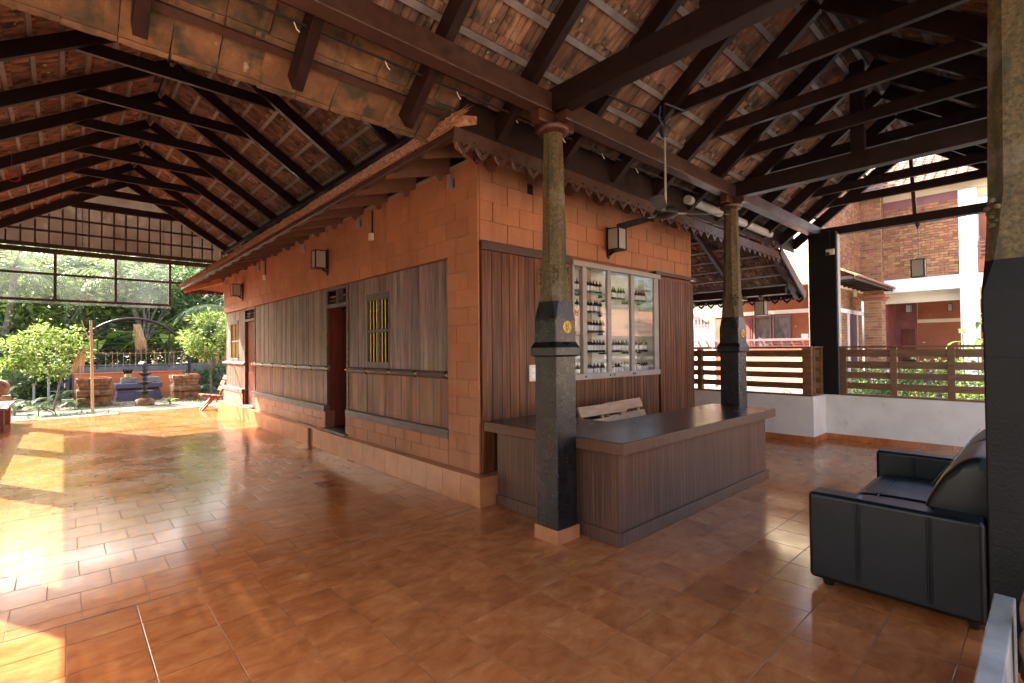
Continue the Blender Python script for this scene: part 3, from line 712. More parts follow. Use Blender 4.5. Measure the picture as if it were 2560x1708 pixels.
for V, N, t1 in ((Vr, Nr, 3.05), (Vl, Nl, 3.3)):
    hm += tile_slope(RH, UY, V, N, -1.0, 12.55, .03, t1, HD+.04)
big, rest = split300(hm)
for q in big: inst('clay_tile', ct_me, hall, q)
joined('clay_tiles_far', ct_me, rest, 'tile', hall)
for V, N, t in ((Vr, Nr, 3.15), (Vl, Nl, 3.4)):
    a = RH+N*(HD+.105)-V*.0; g = MB(); g.beam(a+UY*-1.0+V*t/2, a+UY*12.6+V*t/2, t, .012, up=N); part('leak_blocker', g, 'dark', hall)  # unseen sheet added to keep daylight out of the tile gaps
rd = MB(); 
rd.prism([(-.22, -.10), (-.10, .03), (0, .07), (.10, .03), (.22, -.10), (.20, -.11), (.08, .01), (0, .045), (-.08, .01), (-.20, -.11)], 'y', -.21, .21)
rd_me = shared('ridge_tile', rd, 'tile')
for k in range(33): inst('ridge_tile', rd_me, hall, T(HX, -.8+.41*k, HZ+.285) @ Matrix.Rotation(R_(random.uniform(-1, 1)), 4, 'X'))
g = MB(); g.box(.22, .30, -1, 12.5, 4.50, 4.56); part('wall_plate', g, 'dark', hall)
g = MB(); g.box(-4.62, -4.48, -1, 12.5, 4.24, 4.38); part('wall_plate', g, 'dark', hall)
# gable end: tie, glazing bars, aged panels, plastic sheet on a frame
GY = 12.42
g = MB(); g.box(-4.75, .3, GY-.05, GY+.05, 4.05, 4.165); part('gable_tie', g, 'rust', hall, bev=.004)
g = MB(); g.box(-4.75, .3, GY-.03, GY+.03, 4.190, 4.285); part('gable_tie', g, 'rust', hall, bev=.004)
for z, xl, xr in ((4.60, -4.35, .0), (4.94, -3.75, -.40), (5.31, -3.1, -.95)):
    g = MB(); g.box(xl, xr, GY-.018, GY+.018, z-.024 if z < 5 else z-.04, z+.024 if z < 5 else z+.04); part('glazing_bar', g, 'rust', hall)
k = 0
for i in range(19):
    x = -4.255+.248*i; ztop = 6.0-abs(x-HX)*math.tan(HT)-.02
    if ztop < 4.3: continue
    g = MB(); g.box(x-.016, x+.016, GY-.014, GY+.014, 4.286, min(ztop, 5.3)); part('glazing_bar', g, 'rust', hall)
for i in range(6):                                                   # overlapping aged panels behind the bars
    x0 = -4.6+.85*i; x1 = x0+.86; ym = GY+.035+.006*(i % 2)
    poly = []
    for x in (x0, x0+.28, x0+.57, x1): poly.append((x, 6.262-abs(x-HX)*math.tan(HT)))
    if x0 < HX < x1: poly.insert([p[0] for p in poly].index(min([p[0] for p in poly if p[0] > HX])), (HX, 6.262))
    poly = [(x, max(z, 4.27)) for x, z in poly]
    g = MB(); g.prism([(x0, 4.258)] + poly + [(x1, 4.258)], 'y', ym, ym+.003); part('gable_panel', g, 'gable_panel', hall)
for x in (-4.55, -3.395, -2.235, -1.06):
    g = MB(); g.box(x-.028, x+.028, GY-.025, GY+.025, 2.89, 4.049); part('screen_post', g, 'rust', hall)
g = MB(); g.box(-4.75, -1.036, GY-.02, GY+.02, 2.88, 2.94); part('screen_rail', g, 'rust', hall)
g = MB(); g.box(-4.75, .3, GY-.017, GY+.017, 3.52, 3.575); part('screen_rail', g, 'rust', hall)
for xa, xb in ((-4.75, -3.39), (-3.392, -2.23), (-2.238, -1.04)):
    g = MB(); n = 8; 
    vs = []
    for i in range(n+1):
        x = xa+(xb-xa)*i/n; yo = GY+.034+.006*math.sin(i*1.7+xa*3)
        vs += [(x, yo, 2.82+.008*math.sin(i*1.3)), (x, yo, 4.09), (x, yo+.002, 2.82+.008*math.sin(i*1.3)), (x, yo+.002, 4.09)]
    fs = []
    for i in range(n):
        a = 4*i; fs += [(a, a+4, a+5, a+1), (a+2, a+3, a+7, a+6), (a, a+2, a+6, a+4), (a+1, a+5, a+7, a+3)]
    fs += [(0, 1, 3, 2), (4*n, 4*n+2, 4*n+3, 4*n+1)]
    g.add(vs, fs); part('plastic_sheet', g, 'sheet', hall, smooth=True)
# left side of the hall: posts, low wall and added sun-blocking louvres (light comes in between)
for y in (12.15, 9.0, 5.85, 2.7, -.45):
    p = thing('hall_post', 'square dark post carrying the open side of the long hall', 'post', (-4.62, y, 0), 'posts along the open side of the hall')
    g = MB(); g.box(-4.76, -4.48, y-.14, y+.14, 0, 4.24); part('shaft', g, 'black', p, bev=.02)
    g = MB(); g.box(-4.79, -4.45, y-.17, y+.17, -.01, .13); part('base', g, 'plinth_tile', p, bev=.008)
lw = thing('low_side_wall', 'low white wall between the posts of the open hall side', 'wall', (-4.6, 5, 0))
for a, b in ((9.15, 11.6), (6.0, 8.85), (2.85, 5.7), (-.30, 2.55)):
    g = MB(); g.box(-4.66, -4.46, a+.02, b-.02, -.02, .98); part('wall_panel', g, 'white', lw, bev=.01)
ss = thing('added_sun_screen', 'added dark louvred screens blocking the sun under the eave of the long hall', 'screen', (-4.6, 6, 4.2))  # unseen screens, added to cut sunlight above the low wall
for a, b in ((9.15, 12.0), (6.0, 8.85), (2.85, 5.7), (-.30, 2.55)):
    for j in range(15):
        z = 2.03+.145*j; g = MB(); g.beam((-4.585, a, z+.06), (-4.585, b, z+.06), .018, .155, up=(-.18, 0, 1)); part('sun_block_louvre', g, 'brown', ss)
    for y in (a+.02, (a+b)/2, b-.02):
        g = MB(); g.box(-4.565, -4.525, y-.02, y+.02, 1.98, 4.2); part('frame_bar', g, 'rust', ss)
    for z in (1.99, 3.1):
        g = MB(); g.box(-4.524, -4.50, a, b, z-.02, z+.02); part('frame_bar', g, 'rust', ss)
g = MB(); pts = [(-3.90, 7.75, 5.15), (-3.895, 7.75, 4.72)]; g.tube(pts, .004, 6)
for k in range(4):
    g.tube([(-3.88+(.10-.012*k)*math.cos(t), 7.75+.02*k, 4.60+(.075-.008*k)*math.sin(t)) for t in [2*math.pi*j/14+k*.4 for j in range(15)]], .0045, 5)
tag(part('cord_loop', g, 'redcord'), 'coiled red cord hanging from a hall rafter', 'cord')

# ------------------------------------------------------------------ front roof over the reception
rec = thing('reception_roof', 'low gabled clay-tile roof with heavy tie beams over the reception counter', 'roof', (0, -2.62, 4.8))
RY, RZ_, RTn = -2.62, 4.855, R_(37.6); RD = .17
Vn = Vector((0, math.cos(RTn), -math.sin(RTn))); Nn = Vector((0, math.sin(RTn), math.cos(RTn)))
Vs = Vector((0, -math.cos(RTn), -math.sin(RTn))); Ns = Vector((0, -math.sin(RTn), math.cos(RTn)))
RR = Vector((0, RY, RZ_)); UX = Vector((1, 0, 0))
rx = [-6.32+.85*k for k in range(16)] + [7.08]
for x in rx:
    for V, N in ((Vn, Nn), (Vs, Ns)):
        a = RR+UX*x+N*RD/2; t = 2.46 if (V is Vs or x < -.6) else 2.30
        g = MB(); g.beam(a-V*.02, a+V*t, .07, RD, up=N); part('rafter', g, 'dark', rec, bev=.004)
    if x > .9 and x < 6.9:
        g = MB(); g.beam((x+.067, -1.36, 4.06), (x+.067, -3.88, 4.06), .055, .13); part('collar_beam', g, 'dark', rec, bev=.004)
for V, N in ((Vn, Nn), (Vs, Ns)):
    t = .09
    while t < 2.5:
        a = RR+V*t+N*(RD+.018); x1 = 7.15 if (V is Vs or t < 2.3) else -.9
        g = MB(); g.beam(a+UX*(-6.5), a+UX*x1, .05, .034, up=N); part('batten', g, 'batten' if t < 1.7 else 'brown', rec); t += .32
g = MB(); g.beam((-6.5, RY, RZ_+.15), (7.15, RY, RZ_+.15), .05, .10); part('ridge_board', g, 'batten', rec)
skipn = lambda u, t: (u > -.72 and t > 2.1)
rm = tile_slope(RR, UX, Vn, Nn, -6.5, 7.1, .02, 2.5, RD+.04, skipn)
rs = tile_slope(RR, UX, Vs, Ns, -6.5, 7.1, .02, 2.5, RD+.04)
low = [q for q in rm if (q.translation-RR).dot(Vn) > 1.9]; rm = [q for q in rm if (q.translation-RR).dot(Vn) <= 1.9]
big, rest = split300(rm+rs, 230)
for q in big: inst('clay_tile', cx_me, rec, q)
joined('clay_tiles_far', cx_me, rest, 'tile_x', rec)
for q in low: inst('eave_tile', et_me, rec, q)
for V, N in ((Vn, Nn), (Vs, Ns)):
    a = RR+N*(RD+.105); t = 2.28; g = MB(); g.beam(a+UX*-6.5+V*t/2, a+UX*7.15+V*t/2, t, .012, up=N); part('leak_blocker', g, 'dark', rec)  # added sheet that stops light leaking between these tiles
for k in range(34): inst('ridge_tile', rd_me, rec, T(-6.3+.40*k, RY, RZ_+.315) @ Matrix.Rotation(R_(90), 4, 'Z'))
# plates, ties, posts
for y in (-1.2, -4.04):
    g = MB(); g.box(-6.5, 7.2, y-.065, y+.065, 3.60, 3.765); part('wall_plate', g, 'brown', rec, bev=.006)
for x in (-.13, 3.45, 7.02):
    g = MB(); g.box(x-.07, x+.07, -4.3, -1.03, 3.605 if x < 7 else 3.60, 3.80 if x < 6 else 3.74); part('tie_beam', g, 'dark', rec, bev=.006)
    if x < 6:
        g = MB(); g.box(x-.055, x+.055, RY-.065, RY+.065, 3.801, RZ_-.02); part('king_post', g, 'dark', rec, bev=.005)
g = MB(); g.beam((7.02, RY+.02, 3.745), (7.02, RY+.06, 4.72), .05, .06, up=(1, 0, 0)); part('king_post', g, 'brown', rec)
g = MB(); g.box(-.78, 7.1, -.775, -.755, 3.40, 3.74); part('valley_board', g, 'dark', rec)
g = MB(); g.tube([(2.9, -.83, 3.575), (5.75, -.83, 3.54)], .06, 14); part('gutter_pipe', g, 'pvc', rec, smooth=True)
# ------------------------------------------------------------------ wiring under the front roof
cw = thing('ceiling_wiring', 'thin grey conduit clipped beneath the low clay eave tiles', 'conduit', (0, -.95, 3.6))
g = MB(); g.tube([(-6, -.93, 3.655), (-1.0, -.93, 3.65), (-.98, -.935, 3.65), (3.2, -.935, 3.645)], .010, 6); part('conduit', g, 'iron', cw, smooth=True)
for k in range(9):
    x = -2.8+.62*k; g = MB(); g.tube([(x, -.93, 3.645), (x+.012, -.942, 3.60), (x+.03, -.945, 3.585)], .004, 5); part('clip', g, 'plastic', cw)
g = MB(); g.tube([(.05, -1.36, 3.93), (.55, -1.4, 3.90), (.9, -1.5, 3.86), (1.0, -1.58, 3.80)], .012, 6); part('fan_lead', g, 'cable', cw, smooth=True)

# ------------------------------------------------------------------ stone pillars
def loft(secs, n8=True):
    b = MB(); 
    for z, w_, c in secs:
        h = w_/2
        for x, y in ((h-c, -h), (h, -h+c), (h, h-c), (h-c, h), (-h+c, h), (-h, h-c), (-h, -h+c), (-h+c, -h)): b.v.append((x, y, z))
    for i in range(len(secs)-1):
        for j in range(8): b.f.append((8*i+j, 8*i+(j+1) % 8, 8*i+8+(j+1) % 8, 8*i+8+j))
    b.f.append(tuple(range(7, -1, -1))); k = 8*(len(secs)-1); b.f.append(tuple(k+j for j in range(8))); return b
def pillar(loc, label, moulding=True, skirt=True, paint='black'):
    p = thing('stone_pillar', label, 'pillar', (0, 0, 0))
    if skirt:
        g = MB(); g.box(-.137, .137, -.137, .137, -.005, .113); part('tile_skirt', g, 'plinth_tile', p, bev=.004)
    g = loft([(.10 if skirt else -.01, .246, .006), (.8, .247, .006), (1.545, .246, .006)]); part('lower_shaft', g, paint, p, bev=.003)
    if moulding:
        g = loft([(1.535, .26, .006), (1.548, .302, .008), (1.612, .306, .008), (1.655, .262, .006), (1.66, .25, .006)]); part('moulding', g, paint, p, bev=.004)
    else:
        g = loft([(1.545, .246, .006), (1.66, .246, .006)]); part('shaft_band', g, paint, p)
    g = loft([(1.66, .252, .006), (1.85, .252, .008), (1.94, .236, .022), (2.0, .228, .034)]); part('neck_block', g, paint, p)
    g = loft([(2.0, .2275, .034), (2.12, .217, .044), (2.32, .203, .0575), (2.7, .19, .0555), (3.05, .177, .052), (3.445, .16, .047)]); part('octagonal_shaft', g, 'stone', p)
    for k in range(4):
        a = R_(45+90*k); d = .118; cx, cy = d*math.cos(a), d*math.sin(a); tx, ty = -math.sin(a), math.cos(a)
        g = MB()
        for sx, sz, r_ in ((-.026, 2.25, .015), (.026, 2.25, .015), (0, 2.285, .017), (0, 2.205, .014), (0, 2.165, .017), (-.02, 2.185, .009), (.02, 2.185, .009)):
            g.lathe([(0.001, -r_), (r_*.8, -r_*.6), (r_, 0), (r_*.8, r_*.6), (.001, r_)], (cx+tx*sx, cy+ty*sx, sz), 8)
        part('lotus_carving', g, 'stone', p, smooth=True)
    g = MB(); g.lathe([(.001, 0), (.052, 0), (.053, .008), (.046, .012), (.044, .008), (.001, .008)], n=24)
    md = part('medallion', g, 'gold_paint', p, smooth=True); md.matrix_local = Matrix.Translation((0.015, -.127, 1.785)) @ Matrix.Rotation(R_(90), 4, 'X'); WL[md.name] = Vector((0, 0, 0))
    for k in range(6):
        a = R_(60*k); g = MB()
        g.tube([(.007*math.cos(a), .007*math.sin(a), .011), (.026*math.cos(a+.25), .026*math.sin(a+.25), .014), (.040*math.cos(a), .040*math.sin(a), .011)], [.003, .008, .003], 6)
        pt_ = part('petal', g, 'gold_paint', None, smooth=True); pt_.parent = md; WL[pt_.name] = Vector((0, 0, 0))
    g = MB(); g.lathe([(.085, 0), (.125, .012), (.14, .03), (.14, .055), (.12, .062)], (0, 0, 3.44), 20); part('cap_disc', g, 'red', p, smooth=True)
    g = MB(); g.box(-.22, .22, -.05, .05, 3.503, 3.598); part('cap_bracket', g, 'red', p, bev=.008)
    g = MB(); g.box(-.045, .045, -.19, -.051, 3.51, 3.595); g.box(-.045, .045, .051, .19, 3.51, 3.595); part('cap_bracket', g, 'red', p, bev=.008)
    p.location = loc; return p
pillar((-.118, -1.198, 0), 'black and granite pillar with gold medallion at the counter corner')
pillar((3.37, -1.2, 0), 'black and granite pillar rising behind the far end of the counter', skirt=True)
pillar((.105, -3.966, 0), 'plain black and granite pillar beside the leather sofa', moulding=False, paint='pier')  # darker, duller black stands in for shade on this pillar
pier = thing('dark_pier', 'broad black pier with pale side standing on the white parapet', 'pier', (6.7, -1.38, .77))
g = MB(); g.box(6.60, 6.78, -1.585, -1.16, .772, 3.598); part('shaft', g, 'pier', pier, bev=.006)
g = MB(); g.box(6.63, 6.775, -1.603, -1.5855, .772, 3.55); part('pale_face', g, 'pvc', pier)
g = MB(); g.lathe([(.001, 0), (.05, 0), (.05, .012), (.04, .016), (.001, .016)], n=18); o = part('medallion', g, 'gold_paint', pier, smooth=True)
o.matrix_local = Matrix.Translation(Vector((6.70, -1.604, 1.78))-wl(pier)) @ Matrix.Rotation(R_(90), 4, 'X')
sk_ = thing('wall_socket', 'white wall socket with plug high on the black pier', 'socket', (6.598, -1.51, 3.2))
g = MB(); g.box(6.57, 6.598, -1.57, -1.44, 3.19, 3.29); part('face_plate', g, 'plastic', sk_, bev=.006)
g = MB(); g.lathe([(.03, 0), (.03, .05), (.02, .06)], n=10); o = part('plug', g, 'cable', sk_, smooth=True); o.matrix_local = Matrix.Translation(Vector((6.569, -1.475, 3.21))-wl(sk_)) @ Matrix.Rotation(R_(-90), 4, 'Y')
g = MB(); g.tube([(6.588, -1.5, 3.291), (6.588, -1.5, 3.60)], .006, 6); part('lead', g, 'cable', sk_)

# ------------------------------------------------------------------ counter
cn = thing('reception_counter', 'L-shaped brown laminate reception counter with dark overhanging top', 'counter', (1.6, -1.4, 0))
g = MB(); g.prism([(.10, -.17), (.10, -1.685), (3.12, -1.685), (3.12, -1.09), (.80, -1.09), (.80, -.17)], 'z', .0, .755); part('body', g, 'lam', cn, bev=.003)
g = MB(); g.prism([(.0, -.075), (.0, -1.79), (3.165, -1.79), (3.165, -1.0), (.88, -1.0), (.88, -.075)], 'z', .757, .850); part('top', g, 'lam', cn, bev=.004)
g = MB(); g.prism([(.003, -.078), (.003, -1.787), (3.162, -1.787), (3.162, -1.003), (.877, -1.003), (.877, -.078)], 'z', .8515, .8545); part('top_sheet', g, 'lam_top', cn)
g = MB(); g.box(.074, .0985, -1.711, -.17, .0, .108); g.box(.099, 3.138, -1.711, -1.687, .0, .108); g.box(3.1215, 3.138, -1.686, -1.1, 0, .108); part('skirting', g, 'lam', cn, bev=.004)
g = MB(); g.box(2.62, 2.624, -1.6865, -1.6852, .11, .755); part('panel_joint', g, 'iron', cn)

# ------------------------------------------------------------------ slatted chairs (one kind, three places)
def slat_chair(width, mat, label, group=None, tilt=0.0):
    """faces -Y, base at the origin"""
    t = thing('slatted_chair', label, 'chair', (0, 0, 0), group)
    h = width/2
    for k in range(4):
        g = MB(); y = -.24+.12*k; g.box(-h, h, y, y+.105, .412-.02*k, .450-.02*k); part('seat_slat', g, mat, t, bev=.005)
    for k in range(3):
        g = MB(); z = .52+.15*k; y = .25+.06*k
        g.beam((-h, y, z+.06), (h, y, z+.06), .022, .125, up=(0, .38, 1)); part('back_slat', g, mat, t, bev=.005)
    for s in (-1, 0, 1) if width > .7 else (-1, 1):
        x = s*(h-.06)
        g = MB(); g.beam((x, .265, .36), (x, .425, .93), .045, .03, up=(0, 1, 0)); part('back_stile', g, mat, t)
        g = MB(); g.beam((x, -.26, .40), (x, .28, .345), .04, .05); part('seat_rail', g, mat, t)
        if s:
            g = MB(); g.beam((x-.045*s, .12, .40), (x-.045*s, -.22, .0), .05, .085, up=(1, 0, 0)); part('leg', g, mat, t)
            g = MB(); g.beam((x-.045*s, .08, .40), (x-.045*s, .32, .0), .05, .085, up=(1, 0, 0)); part('leg', g, mat, t)
    g = MB(); g.beam((-h+.1, -.15, .10), (h-.1, -.15, .10), .03, .04); part('stretcher', g, mat, t)
    return t
c1 = slat_chair(.89, 'pale_wood', 'wide pale slatted chair behind the counter, in front of its twin'); c1.location = (1.50, -.84, .0); c1.rotation_euler.z = R_(0)
c2 = slat_chair(.86, 'pale_wood', 'wide pale slatted chair half hidden behind another, against the plank wall'); c2.location = (2.09, -.74, .0); c2.rotation_euler.z = R_(4)
K['chair_red'] = pmat('red_brown_chair_wood', [(.3, (.16, .042, .016)), (.7, (.24, .07, .028))], scale=(3, 3, 3), ns=5, rough=.4, orand=.1)
c3 = slat_chair(.46, 'chair_red', 'red-brown slatted wooden chair at the sunny far end of the hall'); c3.location = (-.21, 11.75, 0); c3.rotation_euler.z = R_(-90)

# ------------------------------------------------------------------ sofa
sf = thing('leather_sofa', 'black leather sofa with boxy arms and rounded back cushion', 'sofa', (1.5, -3.35, 0))
def softbox(x0, x1, y0, y1, z0, z1, r): g = MB(); g.box(x0, x1, y0, y1, z0, z1); return g, r
def softpart(name, x0, x1, y0, y1, z0, z1, r, parent=sf):
    g = MB(); g.box(x0, x1, y0, y1, z0, z1); o = part(name, g, 'leather', parent); b = o.modifiers.new('bevel', 'BEVEL'); b.width = r; b.segments = 4
    o.data.polygons.foreach_set('use_smooth', [True]*len(o.data.polygons)); w_ = o.modifiers.new('wn', 'WEIGHTED_NORMAL'); return o
arm = softpart('arm', .50, .69, -3.80, -2.93, .055, .625, .03)
arm2 = softpart('arm', 2.41, 2.60, -3.80, -2.93, .055, .625, .03)
for a, x in ((arm, .4985), (arm2, 2.4085), (arm2, 2.5715)):
    for y in (-3.21, -3.56):
        for d in (-.012, .0, .012):
            g = MB(); g.tube([(x, y+d, .10), (x, y+d, .595), (x+.028, y+d, .6255), (x+.11, y+d, .6265)], .0022 if d else .004, 6); part('seam', g, 'leather', a, smooth=True)
softpart('base', .695, 2.405, -3.78, -2.965, .09, .27, .02)
# seat cushion with a crowned top, back cushion with a rolled head
def cushion(name, prof, x0, x1, nx=14, puff=.02):
    g = MB(); k = len(prof)
    for i in range(nx+1):
        x = x0+(x1-x0)*i/nx; e = 1-abs(2*i/nx-1)**6; sc_ = .90+.10*e
        cy_ = sum(p[0] for p in prof)/k; cz_ = sum(p[1] for p in prof)/k
        for y, z in prof: g.v.append((x, cy_+(y-cy_)*sc_, cz_+(z-cz_)*sc_))
    for i in range(nx):
        for j in range(k): g.f.append((i*k+j, i*k+(j+1) % k, (i+1)*k+(j+1) % k, (i+1)*k+j))
    g.f.append(tuple(range(k-1, -1, -1))); g.f.append(tuple(nx*k+j for j in range(k)))
    o = part(name, g, 'leather', sf, smooth=True); s_ = o.modifiers.new('sub', 'SUBSURF'); s_.levels = 1; s_.render_levels = 2; return o
xm = 1.535
for a, b in ((.695, xm-.002), (xm+.002, 2.405)):
    c0 = cushion('seat_cushion', [(-2.95, .28), (-2.935, .33), (-2.94, .39), (-2.99, .425), (-3.2, .438), (-3.5, .435), (-3.66, .42), (-3.66, .28), (-3.3, .272)], a, b)
    g = MB(); g.tube([(a+.03, -3.13, .4385), (b-.03, -3.13, .4385)], .003, 6); part('seam', g, 'leather', c0)
    bc = cushion('back_cushion', [(-3.50, .42), (-3.475, .50), (-3.52, .66), (-3.60, .84), (-3.70, .945), (-3.78, .97), (-3.86, .93), (-3.88, .80), (-3.86, .55), (-3.82, .42)], a-.04 if a < 1 else a, b if a < 1 else b+.04)
    for zz in ((-3.545, .735), (-3.655, .91)):
        g = MB(); g.tube([(a+.04, zz[0]+.004, zz[1]), (b-.04, zz[0]+.004, zz[1])], .003, 6); part('seam', g, 'leather', bc)
softpart('back_frame', .52, 2.55, -3.90, -3.805, .08, .66, .02)
for x in (.60, 2.47):
    for y in (-3.02, -3.74):
        g = MB(); g.lathe([(.028, 0), (.036, .02), (.040, .07)], (x, y, .0), 12); part('foot', g, 'iron', sf, smooth=True)

# ------------------------------------------------------------------ ceiling fan
fan = thing('ceiling_fan', 'dark ceiling fan with a pale rod hanging from a rafter', 'fan', (1.02, -1.6, 2.88))
FX, FY = 1.02, -1.6
g = MB(); g.lathe([(.012, 0), (.03, .0), (.052, .06), (.055, .09), (.02, .10)], (FX, FY, 3.62), 16); part('canopy', g, 'iron', fan, smooth=True)
g = MB(); g.tube([(FX, FY, 2.93), (FX, FY, 3.63)], .011, 10); part('rod', g, 'steel', fan, smooth=True)
g = MB(); g.tube([(FX, FY, 3.72), (FX, FY-.0, 3.95), (FX+.34, FY-.02, 3.98)], .01, 8); part('hook', g, 'iron', fan)
g = MB(); g.lathe([(.02, .06), (.05, .05), (.095, .035), (.115, .0), (.112, -.03), (.085, -.05), (.02, -.056)], (FX, FY, 2.90), 24); part('motor', g, 'iron', fan, smooth=True)
g = MB(); g.tube([(FX-.02, FY, 3.72), (FX-.05, FY+.03, 3.80), (FX-.03, FY+.02, 3.92)], .006, 6); part('wire', g, 'bluewire', fan)
for a in (R_(-38), R_(82), R_(202)):
    d = Vector((math.cos(a), math.sin(a), 0)); s_ = Vector((-math.sin(a), math.cos(a), 0)); o0 = Vector((FX, FY, 2.885)); u_ = Vector((0, 0, 1))
    g = MB(); g.beam(o0+d*.09, o0+d*.20, .04, .008); bl = part('blade_arm', g, 'steel', fan)
    g = MB(); tw = s_*math.cos(R_(14))+u_*math.sin(R_(14)); nn = d.cross(tw)
    pts = [(.17, -.045), (.56, -.062), (.60, -.05), (.61, 0), (.60, .05), (.56, .062), (.17, .045)]
    g.add([o0+d*x+tw*y+nn*h for h in (-.003, .003) for x, y in pts], [tuple(range(7)), tuple(range(13, 6, -1))]+[(i, i+7, (i+1) % 7+7, (i+1) % 7) for i in range(7)]); part('blade', g, 'iron', fan)

# ------------------------------------------------------------------ display cabinet in the front wall
cab = thing('display_cabinet', 'taupe-framed glass display cabinet set into the plank wall', 'cabinet', (2.48, 0, 1.21))
g = MB(); x0, x1, z0, z1 = 1.495, 3.465, 1.215, 2.705
g.box(x0+.002, x1-.002, .30, .32, z0, z1); g.box(x0+.002, x0+.02, .0, .299, z0, z1); g.box(x1-.02, x1-.002, .0, .299, z0, z1); g.box(x0+.021, x1-.021, .0, .299, z0+.006, z0+.02); g.box(x0+.021, x1-.021, .0, .299, z1-.02, z1-.006)
part('lining', g, 'cab_in', cab)
g = MB(); g.box(x0-.03, x1+.03, -.065, .0, z1-.055, z1+.012); part('head_frame', g, 'alu', cab, bev=.004)
g = MB(); g.box(x0-.02, x1+.0, -.06, .0, z0-.01, z0+.065); part('sill_frame', g, 'alu', cab, bev=.004)
for xa, xb in ((1.470, 1.505), (1.665, 1.745), (2.185, 2.265), (2.735, 2.815), (3.335, 3.46)):
    g = MB(); g.box(xa, xb, -.045, -.005, z0+.066, z1-.056); part('stile', g, 'alu', cab, bev=.003)
for xa, xb, yo in ((1.505, 1.70, -.02), (1.70, 2.23, -.032), (2.23, 2.77, -.02), (2.77, 3.34, -.032)):
    g = MB(); g.box(xa+.002, xb-.002, yo, yo+.004, z0+.06, z1-.05); part('glass_pane', g, 'glass', cab)
for x in (1.69, 2.205, 2.30, 2.75, 2.79):
    g = MB(); g.lathe([(.014, 0), (.014, .012), (.006, .016)], n=10); o = part('lock', g, 'iron', cab, smooth=True); o.matrix_local = Matrix.Translation(Vector((x, -.061, z0+.03))-wl(cab)) @ Matrix.Rotation(R_(90), 4, 'X')
bays = [('end', 1.52, 1.665), ('left', 1.76, 2.18), ('middle', 2.28, 2.73), ('right', 2.83, 3.33)]
for nm, xa, xb in bays:
    for z in (2.355, 2.085, 1.82, 1.55) if nm in ('left', 'end') else (2.30, 1.55):
        sh0 = {'end': 1.53, 'left': 1.905, 'middle': 2.47, 'right': 3.035}[nm]; sh1 = {'end': 1.895, 'left': 2.46, 'middle': 3.025, 'right': 3.43}[nm]
        g = MB(); g.box(sh0, sh1, .05, .26, z-.007, z); part('shelf', g, 'shelf_glass', cab)
        for x in (sh0+.03, sh1-.03): g = MB(); g.box(x-.012, x+.012, .24, .298, z-.030, z-.008); part('shelf_clip', g, 'iron', cab)
g = MB(); g.lathe([(.024, 0), (.026, .006), (.026, .11), (.022, .128), (.011, .14), (.010, .152)], n=12); bot_me = shared('bottle_body', g, 'bottle', True)
g = MB(); g.lathe([(.0264, .0), (.0266, .001), (.0266, .064), (.0264, .065)], (0, 0, .03), 12); lab_me = shared('paper_label', g, 'paper', True)
g = MB(); g.lathe([(.012, 0), (.0125, .004), (.0125, .024), (.010, .027)], (0, 0, .148), 10); cap_me2 = shared('bottle_cap', g, 'cap', True)
wordz = {2.355: 'top', 2.30: 'upper', 2.085: 'second', 1.82: 'third', 1.55: 'fourth', 1.236: 'lowest'}
def bottle(x, y, z, bay):
    b = thing('bottle', f'dark white-labelled bottle on the {wordz[z]} shelf of the cabinet\'s {bay} bay', 'bottle', (x, y, z), f'bottles on the {wordz[z]} shelf of the {bay} bay')
    r = Matrix.Rotation(random.uniform(0, 6), 4, 'Z'); tm_ = Matrix.Translation((x, y, z+.0005)) @ r
    inst('body', bot_me, b, tm_); inst('paper_label', lab_me, b, tm_); inst('cap', cap_me2, b, tm_)
for z, n in ((2.355, 5), (2.085, 5), (1.82, 6), (1.55, 6), (1.236, 6)):
    for k in range(n): bottle(1.985+.068*k+random.gauss(0, .003), .14+random.gauss(0, .006), z, 'left')
for z, n in ((1.55, 6), (1.236, 6), (2.30, 5)):
    for k in range(n): bottle(2.54+.068*k+random.gauss(0, .003), .14+random.gauss(0, .006), z, 'middle')
for z, n, s_ in ((1.55, 6, 0), (1.236, 6, 0), (2.30, 4, .2)):
    for k in range(n): bottle(3.085+s_*.3+.064*k+random.gauss(0, .003), .14+random.gauss(0, .006), z, 'right')
for z, n in ((2.355, 2), (2.085, 2), (1.236, 2)):
    for k in range(n): bottle(1.70+.068*k, .14, z, 'end')

# ------------------------------------------------------------------ wall lamps, boxes, switch, brackets
def wall_lamp(loc, rz, label):
    """back on the wall, light body towards local -Y"""
    t = thing('wall_lamp', label, 'lamp', (0, 0, 0), 'wall lamps of the shop')
    g = MB(); g.box(-.035, .035, -.02, -.001, -.20, .19); g.prism([(-.035, -.20), (.035, -.20), (.0, -.245)], 'y', -.02, -.001); part('back_plate', g, 'dark', t, bev=.004)
    g = MB(); g.beam((0, -.02, .12), (0, -.07, .10), .03, .03); g.beam((0, -.02, -.19), (0, -.1, -.145), .03, .03); part('arm', g, 'dark', t)
    f = MB(); w2 = .085
    for sx in (-1, 1):
        for sy in (-1, 1): f.box(sx*w2-.009, sx*w2+.009, -.15+sy*w2-.009, -.15+sy*w2+.009, -.135, .135)
    for z in (-.145, .135): f.box(-w2-.012, w2+.012, -.15-w2-.012, -.15+w2+.012, z, z+.014)
    part('frame', f, 'dark', t, bev=.002)
    for k, (a, b, c, d) in enumerate(((-w2+.01, w2-.01, -.15-w2-.002, -.15-w2+.002), (-w2-.002, -w2+.002, -.15-w2+.01, -.15+w2-.01), (w2-.002, w2+.002, -.15-w2+.01, -.15+w2-.01))):
        g = MB(); g.box(a, b, c, d, -.130, .134); part('frosted_pane', g, 'frost', t)
    t.location = loc; t.rotation_euler.z = rz; return t
